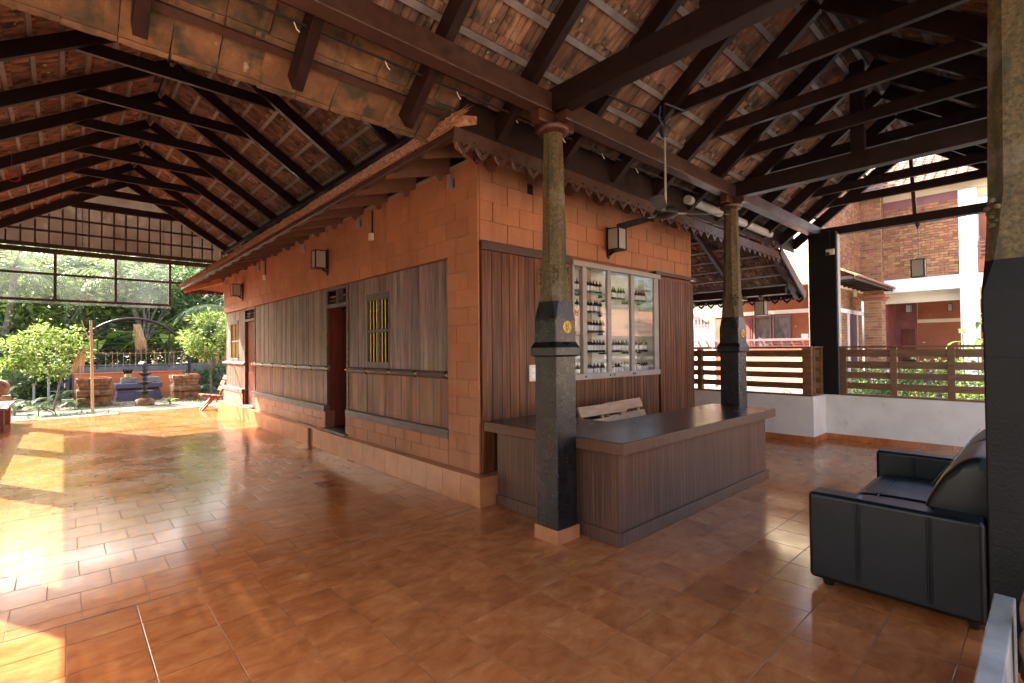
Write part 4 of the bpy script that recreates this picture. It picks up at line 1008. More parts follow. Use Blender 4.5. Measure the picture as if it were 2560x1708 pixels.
wall_lamp((-.008, 3.97, 3.09), R_(-90), 'square lantern wall lamp above the open door and beside the large plank panel')
wall_lamp((-.008, 9.2, 3.09), R_(-90), 'square lantern wall lamp above the closed far door')
wall_lamp((2.25, -.008, 3.06), 0, 'square lantern wall lamp above the glass display cabinet')
for y, lb in ((2.37, 'small cream junction box below a black conduit, above the barred window nearer the counter'), (7.37, 'small cream junction box below a black conduit, between the two lantern wall lamps')):
    t = thing('junction_box', lb, 'box', (-.006, y, 3.17))
    g = MB(); g.box(-.06, -.007, y-.035, y+.035, 3.155, 3.255); part('case', g, 'plastic', t, bev=.005)
    g = MB(); g.box(-.025, -.007, y-.01, y+.01, 3.256, 3.58); part('conduit', g, 'cable', t)
for k, y in enumerate((.46, 2.79, 5.05, 7.87, 10.73)):
    t = thing('gutter_bracket', 'grey metal bracket strap fixed under the thatched eave', 'bracket', (-.006, y, 3.45), 'metal straps along the orange wall')
    g = MB(); g.box(-.02, -.007, y-.03, y+.03, 3.40, 3.57); g.box(-.05, -.0205, y-.004, y+.03, 3.40, 3.57); part('strap', g, 'steel', t, bev=.002)
    g = MB(); g.box(-.012, -.0065, y-.06, y-.031, 3.42, 3.52); part('wood_packing', g, 'brown', t)
t = thing('light_switch', 'cream light switch plate on the plank wall behind the pillar', 'switch', (.76, -.03, 1.32))
g = MB(); g.box(.70, .82, -.045, -.0305, 1.23, 1.42); part('plate', g, 'plastic', t, bev=.005)
for z in (1.29, 1.36): g = MB(); g.box(.735, .785, -.052, -.0455, z-.025, z+.025); part('rocker', g, 'white_paint', t, bev=.004)
t = thing('wall_vent', 'small dark vent hole cover high on the orange front wall', 'vent', (.77, 0, 3.4))
g = MB(); g.box(.73, .81, -.018, -.0075, 3.40, 3.52); part('cover', g, 'iron', t); 
for k in range(3): g = MB(); g.box(.74, .80, -.022, -.0185, 3.42+.03*k, 3.43+.03*k); part('slat', g, 'dark', t)

# ------------------------------------------------------------------ white parapet and teak railing on the east side
pw = thing('parapet_wall', 'low white parapet wall with a terracotta tile skirting', 'wall', (6.3, -1.4, 0))
g = MB(); g.prism([(5.97, 6), (5.97, -1.385), (6.61, -1.385), (6.61, -5.0), (6.80, -5.0), (6.80, -1.15), (6.14, -1.15), (6.14, 6)], 'z', -.1, .768); part('wall', g, 'white', pw, bev=.006)
skm = MB(); skm.box(-.0155, 0, -.164, .164, .0, .10); sk_me = shared('skirting_tile', skm, 'plinth_tile'); sk_me.materials.clear(); sk_me.materials.append(K['floor_tile'])
for k in range(21): inst('skirting_tile', sk_me, pw, T(5.969, -1.385+.165+.331*k, .0))
for k in range(2): inst('skirting_tile', sk_me, pw, T(5.975+.15+.32*k, -1.3855, 0) @ Matrix.Rotation(R_(90), 4, 'Z') @ Matrix.Diagonal((1, .95, 1, 1)))
for k in range(11): inst('skirting_tile', sk_me, pw, T(6.609, -1.40-.165-.331*k, .0))
SL = ((1.425, 1.545), (1.235, 1.35), (1.065, 1.17), (.885, .99))
def railing(label, a, b, axis, at, posts):
    t = thing('slatted_railing', label, 'railing', ((at, a, .77) if axis == 'y' else (a, at, .77)), 'teak railings on the parapet')
    def bx(u0, u1, d0, d1, z0, z1):
        g = MB()
        if axis == 'y': g.box(at+d0, at+d1, u0, u1, z0, z1)
        else: g.box(u0, u1, at+d0, at+d1, z0, z1)
        return g
    lo, hi = min(a, b), max(a, b)
    part('top_rail', bx(lo, hi, -.03, .09, 1.575, 1.606), 'teak', t, bev=.004); part('bottom_rail', bx(lo, hi, -.025, .085, .7685, .800), 'teak', t, bev=.004)
    ps = sorted(posts)
    for p0, p1 in ps: part('post', bx(p0, p1, -.02, .08, .801, 1.574), 'teak', t, bev=.004)
    for i in range(len(ps)-1):
        for z0, z1 in SL: part('slat', bx(ps[i][1]+.001, ps[i+1][0]-.001, .012, .04, z0+random.uniform(-.003, .003), z1), 'teak', t, bev=.003)
    return t
railing('slatted teak railing running behind the counter pillar toward the corridor', -1.36, 5.2, 'y', 6.0, [(-1.355, -1.22), (.55, .64), (2.4, 2.49), (4.2, 4.29)])
railing('short teak railing return butting against the black pier', 6.095, 6.585, 'x', -1.345, [(6.10, 6.17), (6.50, 6.58)])
railing('long slatted teak railing with flowers beyond, from the black pier past the sofa', -1.61, -4.9, 'y', 6.625, [(-1.705, -1.615), (-2.39, -2.30), (-3.085, -2.995), (-3.78, -3.69), (-4.47, -4.38)])

# ------------------------------------------------------------------ hanging lanterns
def lantern(loc, drop, label, w2=.082, h=.29, fm='iron', group='hanging lanterns'):
    """loc is the top of the cord"""
    x, y, z = loc; t = thing('hanging_lantern', label, 'lantern', (x, y, z-drop-h), group); zt = z-drop; zb = zt-h
    g = MB(); g.tube([(x, y, z), (x, y, zt+.10)], .0045, 6); part('cord', g, 'cable', t)
    g = MB(); g.lathe([(.012, -.09), (.045, -.01), (.045, 0)], (x, y, z), 12); part('ceiling_cup', g, fm, t, smooth=True)
    g = MB()
    for sx, sy in ((-1, -1), (1, -1), (1, 1), (-1, 1)): g.tube([(x, y, zt+.10), (x+sx*w2*.9, y+sy*w2*.9, zt)], .004, 5)
    part('hanger', g, 'steel', t)
    f = MB()
    for sx in (-1, 1):
        for sy in (-1, 1): f.box(x+sx*w2-.008, x+sx*w2+.008, y+sy*w2-.008, y+sy*w2+.008, zb+.013, zt-.013)
    for zz in (zb, zt-.012): f.box(x-w2-.012, x+w2+.012, y-w2-.012, y+w2+.012, zz, zz+.012)
    part('frame', f, fm, t)
    for ax, s in (('x', -1), ('x', 1), ('y', -1), ('y', 1)):
        g = MB()
        if ax == 'x': g.box(x+s*w2-.002, x+s*w2+.002, y-w2+.009, y+w2-.009, zb+.013, zt-.013)
        else: g.box(x-w2+.009, x+w2-.009, y+s*w2-.002, y+s*w2+.002, zb+.013, zt-.013)
        part('frosted_pane', g, 'frost', t)
    return t
lantern((7.02, -2.63, 3.60), .60, 'black lantern hanging on a long cord from the gable tie beam')
lantern((7.0, -.19, 2.62), .11, 'brown square lantern hanging under the porch behind the counter pillar', .085, .28, 'brown')

# ------------------------------------------------------------------ foliage tools
def leaves(pos, size, asp, rs, droop=.35, out=None):
    n = len(pos); d = rs.normal(size=(n, 3)); d[:, 2] = d[:, 2]*.55-droop
    if out is not None: d += out*.9
    d /= np.linalg.norm(d, axis=1)[:, None]+1e-9
    s = np.cross(d, rs.normal(size=(n, 3))); s /= np.linalg.norm(s, axis=1)[:, None]+1e-9; nn = np.cross(d, s)
    L = size*rs.uniform(.6, 1.3, n)[:, None]; W_ = L*asp
    b = pos; m1 = b+d*L*.45+s*W_*.5+nn*L*.06; m2 = b+d*L*.45-s*W_*.5+nn*L*.06; t = b+d*L
    v = np.stack([b, m1, t, m2], 1).reshape(-1, 3); f = np.arange(n*4).reshape(n, 4)
    return v, f
def arrpart(name, v, f, mat, parent, kind=None):
    g = MB(); g.v = v.tolist(); g.f = [tuple(q) for q in f.tolist()]; return part(name, g, mat, parent, kind=kind, rec=False)
def crown_points(c, r, nclump, nleaf, rs, tight=.24):
    q = rs.normal(size=(nclump, 3)); q /= np.linalg.norm(q, axis=1)[:, None]; q *= rs.uniform(.25, 1, nclump)[:, None]**.5
    cl = np.array(c)+q*np.array(r); w_ = rs.uniform(.5, 1.5, nclump); w_ /= w_.sum()
    idx = rs.choice(nclump, nleaf, p=w_); cr = rs.uniform(.6, 1.3, nclump)*tight*np.mean(r)
    p = cl[idx]+rs.normal(size=(nleaf, 3))*cr[idx][:, None]*np.array([1, 1, .7]); o = p-cl[idx]; o /= np.linalg.norm(o, axis=1)[:, None]+1e-9
    return p, o, cl
def tree(name, label, base, trunk_top, crown_c, crown_r, nclump, nleaf, size, asp, mat, seed, group, tr=.12, tight=.24, bark='bark', cat='tree'):
    rs = np.random.default_rng(seed); t = thing(name, label, cat, base, group)
    p, o, cl = crown_points(crown_c, crown_r, nclump, nleaf, rs, tight)
    b = Vector(base); tp = Vector(trunk_top); g = MB(); k = 7
    pts = [b.lerp(tp, i/k)+Vector((rs.normal()*.04, rs.normal()*.04, 0))*(i/k)*(tp-b).length*.35 for i in range(k+1)]
    g.tube(pts, [tr*(1-.6*i/k) for i in range(k+1)], 9); part('trunk', g, bark, t, smooth=True)
    sel = rs.choice(len(cl), min(9, len(cl)), replace=False); st = pts[-2]
    for j in sel:
        e = Vector(cl[j]); s0 = pts[rs.integers(3, k)]; mid = s0.lerp(e, .5)+Vector((rs.normal()*.15, rs.normal()*.15, .12))
        g = MB(); g.tube([s0, s0.lerp(mid, .5)+Vector((0, 0, .05)), mid, e], [tr*.38, tr*.3, tr*.22, tr*.07], 6); part('limb', g, bark, t, smooth=True)
    v, f = leaves(p, size, asp, rs, out=o); arrpart('crown', v, f, mat, t, kind='stuff')
    return t
def palm(label, base, top, nf, L, seed, group, tr=.14):
    rs = np.random.default_rng(seed); t = thing('palm_tree', label, 'palm', base, group); b = Vector(base); tp = Vector(top)
    pts = [b.lerp(tp, i/8)+Vector((.25*math.sin(i/8*3), .1*math.sin(i/8*2), 0)) for i in range(9)]; g = MB(); g.tube(pts, [tr*(1-.35*i/8) for i in range(9)], 10); part('trunk', g, 'bark', t, smooth=True)
    tp = pts[-1]
    for k in range(nf):
        a = 2*math.pi*k/nf+rs.uniform(-.3, .3); el = rs.uniform(-.25, 1.15); Lk = L*rs.uniform(.8, 1.1); frond(t, tp, a, el, Lk, rs)
    return t
def frond(t, tp, a, el, Lk, rs, n=34, mat='frond', sag=1.0, lw=.05):
    d = Vector((math.cos(a), math.sin(a), 0)); pts = []; p = Vector(tp); e = el
    for i in range(n+1):
        pts.append(p.copy()); p = p+(d*math.cos(e)+Vector((0, 0, 1))*math.sin(e))*Lk/n; e -= sag*1.9/n*(.4+1.2*i/n)
    s = Vector((-math.sin(a), math.cos(a), 0)); g = MB(); g.tube(pts, [.022*(1-.85*i/n) for i in range(n+1)], 5)
    for i in range(3, n):
        u = (pts[i+1]-pts[i]).normalized(); nn = s.cross(u); ll = Lk*.23*math.sin(math.pi*min(1, (i+3)/n*.93))+.05
        for sg in (-1, 1):
            dr = (s*sg*.75+u*.75-Vector((0, 0, 1))*rs.uniform(.25, .8)).normalized(); q0 = pts[i]; wv = u*lw*.35
            mid = q0+dr*ll*.5; tip = q0+dr*ll-Vector((0, 0, 1))*ll*rs.uniform(.1, .3)
            g.add([q0-wv, q0+wv, mid+wv, mid-wv, tip], [(0, 1, 2, 3), (3, 2, 4)])
    part('frond', g, mat, t, rec=False)
def blade_leaf(t, p0, a, el, L, wd, mat, sag=1.2, stalk=.25, n=9):
    """one long broad leaf (banana): blade in two halves along a drooping midrib"""
    d = Vector((math.cos(a), math.sin(a), 0)); s = Vector((-math.sin(a), math.cos(a), 0)); p = Vector(p0); e = el; pts = []; g = MB()
    for i in range(n+1):
        pts.append(p.copy()); p = p+(d*math.cos(e)+Vector((0, 0, 1))*math.sin(e))*L/n; e -= sag*1.6/n
    for i in range(n+1):
        u = max(0, (i/n-stalk)/(1-stalk)); w_ = wd*math.sin(math.pi*min(1, u*.93+.07))**.6*.5 if u > 0 else .012
        if i == n: w_ = .01
        q = pts[i]; up_ = Vector((0, 0, 1)); g.v += [tuple(q-s*w_+up_*w_*.35), tuple(q), tuple(q+s*w_+up_*w_*.35)]
    for i in range(n): a_ = 3*i; g.f += [(a_, a_+1, a_+4, a_+3), (a_+1, a_+2, a_+5, a_+4)]
    o = part('leaf', g, mat, t, smooth=True, rec=False); return o

# ------------------------------------------------------------------ garden beyond the hall
GZ = -.13
bw = thing('boundary_wall', 'long weathered grey cement boundary wall behind the garden shrine', 'wall', (-1, 21.8, GZ))
for k in range(10):
    g = MB(); x = -16+3.2*k; g.box(x+.004, x+3.196, 21.7, 21.9, GZ-.05, 1.13+.012*math.sin(k*2.3)); part('wall_panel', g, 'cement', bw, bev=.01)
sw = thing('shrine_wall', 'bright orange low wall behind the blue shrine plinth', 'wall', (-1.4, 19.5, GZ))
g = MB(); g.box(-2.95, .28, 19.42, 19.58, GZ-.05, .84); part('wall', g, 'orange', sw, bev=.01)
g = MB(); g.box(-2.98, .31, 19.39, 19.61, .841, .875); part('coping', g, 'orange', sw, bev=.008)
bp = thing('shrine_plinth', 'stepped blue-grey shrine plinth in front of the orange wall', 'plinth', (-1.2, 18.7, GZ))
for a, b, z0, z1, m_ in ((.0, 0, GZ-.02, .03, 'blue'), (.03, .05, .031, .17, 'blue'), (.05, .08, .171, .27, 'blue'), (.09, .12, .271, .33, 'iron'), (.0, .0, .331, .50, 'blue')):
    g = MB(); g.box(-1.88+a, -.52-a, 18.2+b, 19.2, z0, z1); part('course', g, m_, bp, bev=.012)
for x, lb in ((-1.50, 'grey stone seat block with a crowned top standing left on the blue plinth'), (-.82, 'grey stone seat block standing right on the blue plinth')):
    t = thing('stone_block', lb, 'stone', (x, 18.7, .5)); g = MB()
    g.prism([(x-.2, .502), (x+.2, .502), (x+.24, .56), (x+.26, .70), (x-.2, .70)], 'y', 18.5, 18.95); part('block', g, 'greystone', t, bev=.02)
    if x < -1:
        g = MB(); g.lathe([(.10, 0), (.12, .03), (.10, .06), (.115, .08), (.09, .10), (.07, .13), (.085, .17)], (x, 18.7, .701), 16); part('collar', g, 'gold_paint', t, smooth=True)
        for k in range(9):
            a = 2*math.pi*k/9; g = MB(); cx, cy = x+.075*math.cos(a), 18.7+.075*math.sin(a)
            g.tube([(cx, cy, .86), (x+.12*math.cos(a), 18.7+.12*math.sin(a), .95), (x+.13*math.cos(a), 18.7+.13*math.sin(a), 1.01)], [.035, .04, .008], 6); part('petal', g, 'iron', t, smooth=True)
def pedestal(x0, x1, y0, y1, label):
    t = thing('laterite_pedestal', label, 'pedestal', ((x0+x1)/2, (y0+y1)/2, GZ), 'laterite pedestals flanking the shrine')
    z = GZ-.02
    for h, d, rnd_ in ((.13, -.03, 0), (.20, .02, 0), (.235, .0, 1), (.12, .05, 0), (.11, .02, 0), (.13, -.01, 0)):
        g = MB(); a, b = x0+d, x1-d
        n = 3; 
        for k in range(n):
            xa = a+(b-a)*k/n+.003; xb = a+(b-a)*(k+1)/n-.003; g = MB()
            if rnd_: g.prism([(y0-.03, z+.02), (y0-.07, z+h*.35), (y0-.07, z+h*.65), (y0-.03, z+h-.02), (y0+.06, z+h-.004), (y1, z+h-.004), (y1, z+.004), (y0+.06, z+.004)], 'x', xa, xb)
            else: g.box(xa, xb, y0+d, y1-d, z+.002, z+h-.003)
            part('stone_course', g, 'laterite', t, bev=.01)
        z += h
    for k in range(7):
        g = MB(); cx = random.uniform(x0+.1, x1-.1); cy = random.uniform(y0+.05, y0+.4); s_ = random.uniform(.05, .12); g.box(cx-s_, cx+s_, cy-s_*.6, cy+s_*.6, z+.001, z+random.uniform(.015, .05)); part('broken_slab', g, 'orange', t)
    return t
pedestal(-2.93, -2.05, 16.95, 17.8, 'laterite pedestal beside the tall bamboo pole'); pedestal(-.34, .50, 17.15, 18.0, 'laterite pedestal carrying a tiny lamp, nearer the wooden chair')
sl = thing('stone_lamp', 'tiered black stone oil lamp on a round brown base', 'lamp', (-1.24, 16.25, GZ))
lx, ly = -1.24, 16.25
g = MB(); g.lathe([(.26, 0), (.28, .03), (.275, .14), (.24, .19), (.16, .22), (.12, .23)], (lx, ly, GZ), 8); part('base', g, 'laterite', sl, bev=.01)
g = MB(); g.lathe([(.10, .0), (.105, .02), (.09, .06), (.105, .12), (.11, .14)], (lx, ly, GZ+.231), 16); part('stem_foot', g, 'stone', sl, smooth=True)
z = GZ+.372
for rr in (.24, .21, .19):
    g = MB(); g.lathe([(.095, 0), (.11, .01), (.15, .045), (rr, .07), (rr+.005, .095), (rr-.03, .10), (.09, .085), (.075, .11), (.065, .16), (.085, .20), (.075, .24), (.07, .298)], (lx, ly, z), 20); part('lamp_tier', g, 'lampstone', sl, smooth=True); z += .299
g = MB(); g.lathe([(.07, 0), (.085, .03), (.08, .10), (.05, .14), (.055, .16), (.02, .18)], (lx, ly, z-.02), 16); part('finial', g, 'lampstone', sl, smooth=True)
t = thing('small_oil_lamp', 'tiny dark metal oil lamp on top of the laterite pedestal', 'lamp', (.10, 17.3, .80)); g = MB(); g.lathe([(.05, 0), (.055, .02), (.02, .04), (.015, .14), (.04, .16), (.015, .19), (.008, .27)], (.10, 17.42, .777), 10); part('stand', g, 'iron', t, smooth=True)
# arched trellis
ar = thing('arched_trellis', 'brown steel arch with a wire grid behind the shrine', 'trellis', (-1.2, 20.2, GZ))
def archp(r, zc=1.05, hz=1.9): return [(-1.2+r*math.cos(t), 20.2, zc+hz*math.sin(t)*r/1.85) for t in [math.pi*j/24 for j in range(25)]]
for dy in (-.06, .09):
    g = MB(); pp = [(.65, 20.2+dy, GZ-.05)]+[(p[0], 20.2+dy, p[2]) for p in archp(1.85)]+[(-3.05, 20.2+dy, GZ-.05)]; g.tube(pp, .042, 8); part('hoop', g, 'rust', ar, smooth=True)
for k in range(9):
    z = 1.1+.215*k; hw = 1.85*math.sqrt(max(0, 1-((z-1.05)/1.9)**2)); g = MB(); g.tube([(-1.2-hw, 20.2, z), (-1.2+hw, 20.2, z)], .016, 5); part('cross_wire', g, 'rust', ar)
for x in (-2.3, -.05): g = MB(); g.tube([(x, 20.2, 1.0), (x, 20.2, 1.05+1.9*math.sqrt(1-((x+1.2)/1.85)**2))], .024, 6); part('upright', g, 'rust', ar)
pl = thing('bamboo_pole', 'tall pale bamboo pole standing at the floor edge', 'pole', (-2.64, 13.5, 0))
g = MB(); g.tube([(-2.64, 13.6, -.13), (-2.66, 13.6, 1.3), (-2.69, 13.6, 2.50)], [.036, .033, .028], 10); part('pole', g, 'bamboo', pl, smooth=True)
g = MB(); g.tube([(-2.67, 13.63, 1.85), (-2.80, 13.62, 2.2), (-2.88, 13.62, 2.5)], .012, 6); part('side_stick', g, 'bamboo', pl); g = MB(); g.box(-2.70, -2.62, 13.565, 13.635, 1.86, 1.90); part('tie', g, 'straw', pl)
def straw_bundle(x, y, z0, z1, w0, w1, n, label, grp=None, lean=0):
    t = thing('dry_garland', label, 'garland', (x, y, z1), grp); g = MB()
    for k in range(n):
        a = random.gauss(0, .5); x0 = x+w0*random.uniform(-.5, .5); x1 = x+lean+w1*random.uniform(-.5, .5); y0 = y+w0*random.uniform(-.3, .3); zz = z0+random.uniform(0, .25)*(z1-z0)
        p0 = Vector((x0, y0, z1-random.uniform(0, .04))); p1 = Vector((x1, y0+random.uniform(-.05, .05), zz)); m_ = p0.lerp(p1, .5)+Vector((random.gauss(0, .015), 0, 0)); wv = Vector((.007, .002, 0))
        g.add([p0-wv, p0+wv, m_+wv, m_-wv, p1], [(0, 1, 2, 3), (3, 2, 4)])
    part('strands', g, 'straw', t, kind='stuff', rec=False); return t
straw_bundle(-1.13, 19.95, 1.55, 2.72, .22, .42, 170, 'long dry straw bundle hung at the centre of the arch', lean=.16)
straw_bundle(-2.80, 15.6, .85, 1.75, .16, .36, 60, 'frayed straw bundle hanging beside the bamboo pole', lean=-.15)
rp = thing('garland_line', 'thin cord strung before the shrine with hanging dry stems', 'cord', (-1, 19.2, 1.9))
g = MB(); g.tube([(-2.9, 19.2, 1.62), (-1.2, 19.2, 1.58), (.6, 19.2, 1.64), (1.6, 19.2, 1.72)], .006, 5); part('cord', g, 'straw', rp)
for k in range(15):
    x = -2.1+.175*k+random.gauss(0, .03); z1 = 1.6+random.uniform(-.02, .12); z0 = .92+random.uniform(0, .25); g = MB(); g.tube([(x, 19.2, z1), (x+random.gauss(0, .01), 19.2, (z0+z1)/2), (x+random.gauss(0, .012), 19.2, z0)], [.008, .006, .009], 5); part('dry_stem', g, 'straw', rp)
for k in range(9):
    straw_bundle(.72+.2*k+random.gauss(0, .03), 18.4+random.uniform(-.3, .5), .75+random.uniform(-.05, .5), 1.62+random.uniform(-.1, .1), .06, .13, 14, 'thin dry garland on the cord right of the arch', 'dry garlands strung right of the arch')
t = thing('concrete_block', 'single grey concrete block on the soil at the foot of the arch', 'block', (-3.1, 17.6, GZ)); g = MB(); g.box(-3.28, -2.98, 17.4, 17.6, GZ-.01, .11); part('block', g, 'greystone', t, bev=.015)
for k, x in enumerate((-3.95, -3.6)):
    t = thing('standpipe', ('shorter grey water pipe with a small orange tap by the grey wall', 'taller grey water pipe with a small orange tap by the grey wall')[k], 'pipe', (x, 18.4, GZ), 'water pipes by the wall'); g = MB(); g.tube([(x, 18.4, GZ-.02), (x, 18.4, .62+.2*k)], .03, 8); part('pipe', g, K['pvc'], t); g = MB(); g.tube([(x-.05, 18.37, .6+.2*k), (x+.07, 18.36, .6+.2*k)], .014, 6); part('tap', g, 'orange', t)

# bench and carved stone at the far left corner
bn = thing('low_bench', 'low bench with a pale wooden top on dark panel legs', 'bench', (-4.3, 11.5, 0))
g = MB(); g.box(-4.62, -4.075, 10.2, 12.35, .455, .50); part('seat', g, 'batten', bn, bev=.006)
for y in (10.45, 12.15): g = MB(); g.box(-4.55, -4.13, y-.05, y+.05, 0, .4545); part('leg', g, 'door', bn, bev=.006)
vs_ = thing('scroll_stone', 'carved reddish stone with a spiral scroll on its end', 'carving', (-4.42, 13.7, GZ))
g = MB(); g.box(-4.8, -4.22, 13.4, 13.9, GZ-.02, .55); part('pier', g, 'laterite', vs_, bev=.02)
g = MB(); g.lathe([(.001, -.2), (.19, -.2), (.20, -.15), (.20, .15), (.19, .2), (.001, .2)], n=24); o = part('scroll', g, 'laterite', vs_, smooth=True); o.matrix_local = Matrix.Translation(Vector((-4.43, 13.65, .76))-wl(vs_)) @ Matrix.Rotation(R_(90), 4, 'X')
g = MB(); g.tube([(-4.43+.17*(1-k/40)*math.cos(k*.42), 13.44, .76+.17*(1-k/40)*math.sin(k*.42)) for k in range(36)], .014, 6); part('spiral_rib', g, 'laterite', vs_, smooth=True)

# trees and plants of the garden
tree('young_tree', 'thin-stemmed young tree with lime leaves beside the bamboo pole', (-3.46, 16.4, GZ), (-3.15, 16.3, 1.7), (-3.55, 16.2, 1.65), (1.0, .9, .95), 34, 2600, .15, .34, 'leaf_lime', 3, 'young trees in the garden', .035, .15)
tree('young_tree', 'lime-leaved young tree spreading beside the shop end wall', (.95, 17.6, GZ), (.85, 17.5, 2.0), (.75, 17.3, 2.25), (1.15, 1.0, .9), 32, 2600, .15, .34, 'leaf_lime', 4, 'young trees in the garden', .04, .14)
tree('shade_tree', 'bare pale forked tree leaning behind the arch', (-1.25, 22.6, GZ), (-.1, 23.0, 3.9), (.2, 23.2, 4.6), (1.6, 1.4, 1.0), 26, 2200, .20, .4, 'leaf_mid', 8, 'trees behind the boundary wall', .075)
bgl = [(-9.5, 24.5, 6.2, 2.6, 'leaf_mid'), (-6.2, 26.5, 7.6, 2.9, 'leaf_mid'), (-3.4, 24.2, 5.2, 2.2, 'leaf_lime'), (-.6, 27.5, 8.2, 3.0, 'leaf_pale'), (2.6, 25.0, 6.4, 2.4, 'leaf_mid'), (5.8, 27.0, 7.5, 3.0, 'leaf_dark'),
       (-12.5, 28.0, 8.5, 3.2, 'leaf_pale'), (1.2, 31.0, 9.5, 3.4, 'leaf_pale'), (-4.8, 31.5, 9.8, 3.6, 'leaf_mid'), (9.5, 25.0, 6.5, 2.8, 'leaf_mid'), (-8.5, 32.0, 10.0, 3.6, 'leaf_pale'), (4.5, 22.8, 4.2, 1.7, 'leaf_lime')]
lbl = ['broad mid-green tree left of the scroll stone beyond the wall', 'tall mid-green tree behind the lime-leaved ones', 'low lime-green tree rising above the grey wall', 'tall sage-pale tree straight behind the arch', 'mid-green tree right of the arch', 'dense dark tree beyond the shop roof',
       'pale feathery tree far left of the garden', 'tallest pale tree at the back of the garden', 'high mid-green crown behind the palms', 'mid-green tree far beyond the shop corner', 'pale high crown in the far left backdrop', 'small lime tree beside the grey wall end']
for k, (x, y, h, r, m_) in enumerate(bgl):
    tree('garden_tree', lbl[k], (x, y, GZ), (x+.2, y, h*.62), (x, y, h*.60), (r, r*.9, h*.42), 60, 4200, .30 if k not in (6, 7, 8, 10, 3) else .46, .36 if k not in (6, 7, 8, 10, 3) else .5, m_, 20+k, 'trees behind the boundary wall', .16, .2)
# understorey hides the trunks' feet
for k, (x, y, m_, lb) in enumerate([(-10, 23.2, 'leaf_mid', 'round mid-green shrub far left over the wall'), (-7.2, 23.0, 'leaf_lime', 'lime shrub over the wall by the young tree'), (-4.6, 23.3, 'leaf_pale', 'sage shrub crowding the wall left of the arch'), (-2.2, 23.4, 'leaf_mid', 'mid-green shrub seen through the arch grid'), (.4, 23.1, 'leaf_lime', 'lime shrub low behind the arch'), (2.2, 22.7, 'leaf_lime', 'lime shrub right of the arch over the wall'), (7.5, 23.2, 'leaf_mid', 'mid-green shrub beyond the shop wall')]):
    tree('garden_shrub', lb, (x, y, GZ), (x, y, 1.3), (x, y, 1.6), (1.5, .9, 1.3), 40, 3000, .20, .42, m_, 60+k, 'shrubs behind the boundary wall', .05, cat='shrub')
palm('coconut palm with long fronds arching over the garden wall on the left', (-5.6, 23.2, GZ), (-4.7, 22.6, 4.9), 18, 3.4, 31, 'palms of the garden')
palm('coconut palm leaning behind the arch with drooping fronds', (-.2, 24.2, GZ), (-1.5, 23.2, 5.0), 17, 3.3, 32, 'palms of the garden')
palm('coconut palm low beside the far end of the shop', (3.4, 21.3, GZ), (2.3, 20.4, 3.5), 14, 2.6, 33, 'palms of the garden')
bt = thing('banana_plant', 'banana plant with broad lime leaves behind the arch', 'plant', (-2.2, 22.9, GZ)); g = MB(); g.tube([(-2.2, 22.9, GZ), (-2.1, 22.9, 1.6)], [.13, .08], 10); part('stem', g, 'bark', bt)
for a, el, L in ((.2, 1.1, 2.3), (1.2, 1.2, 2.2), (2.6, .95, 2.4), (3.6, 1.15, 2.2), (4.6, .9, 2.3), (5.4, 1.2, 2.4), (-.35, .7, 2.5)): blade_leaf(bt, (-2.1, 22.9, 1.55), a, el, L, .55, 'banana', sag=1.25)
bt = thing('banana_plant', 'second banana plant with a hanging leaf right of the straw bundle', 'plant', (.35, 22.4, GZ)); g = MB(); g.tube([(.35, 22.4, GZ), (.35, 22.4, 1.7)], [.12, .07], 10); part('stem', g, 'bark', bt)
for a, el, L in ((.5, 1.2, 2.1), (2.0, 1.0, 2.3), (3.3, .9, 2.4), (4.4, 1.2, 2.1), (5.6, 1.1, 2.2)): blade_leaf(bt, (.35, 22.4, 1.65), a, el, L, .5, 'banana', sag=1.4)
def rosette(x, y, z, n, L, wd, mat, label, grp, el=(.5, 1.2)):
    t = thing('leafy_plant', label, 'plant', (x, y, z), grp); g = MB(); g.tube([(x, y, z-.02), (x+.02, y, z+L*.5)], [.018, .01], 6); part('stem', g, 'bark', t)
    for k in range(n): blade_leaf(t, (x, y, z+L*random.uniform(.0, .5)), random.uniform(0, 6.28), random.uniform(*el), L*random.uniform(.7, 1.2), wd, mat, sag=1.0, stalk=.2, n=6)
    return t
for k, (x, y, L, m_, lb) in enumerate([(-4.25, 15.6, .55, 'leaf_pale', 'pale broad-leaved plant beside the scroll stone'), (-4.0, 17.0, .6, 'leaf_pale', 'sage plant by the water pipes'), (-3.75, 14.9, .45, 'leaf_mid', 'small green plant at the foot of the young tree'), (-2.98, 16.6, .45, 'leaf_mid', 'small green plant left of the laterite pedestal'), (-3.3, 19.2, .6, 'leaf_mid', 'green plant between the pipes and the arch foot'), (1.0, 15.4, .4, 'leaf_mid', 'green plant beside the wooden chair'), (.75, 18.9, .6, 'leaf_pale', 'sage plant right of the pedestal with the tiny lamp'), (-.62, 15.7, .32, 'leaf_lime', 'tiny lime plant right of the tiered stone lamp'), (-4.6, 18.6, .7, 'leaf_dark', 'dark plant against the wall far left')]):
    rosette(x, y, GZ, 11, L, L*.26, m_, lb, 'small plants of the garden')
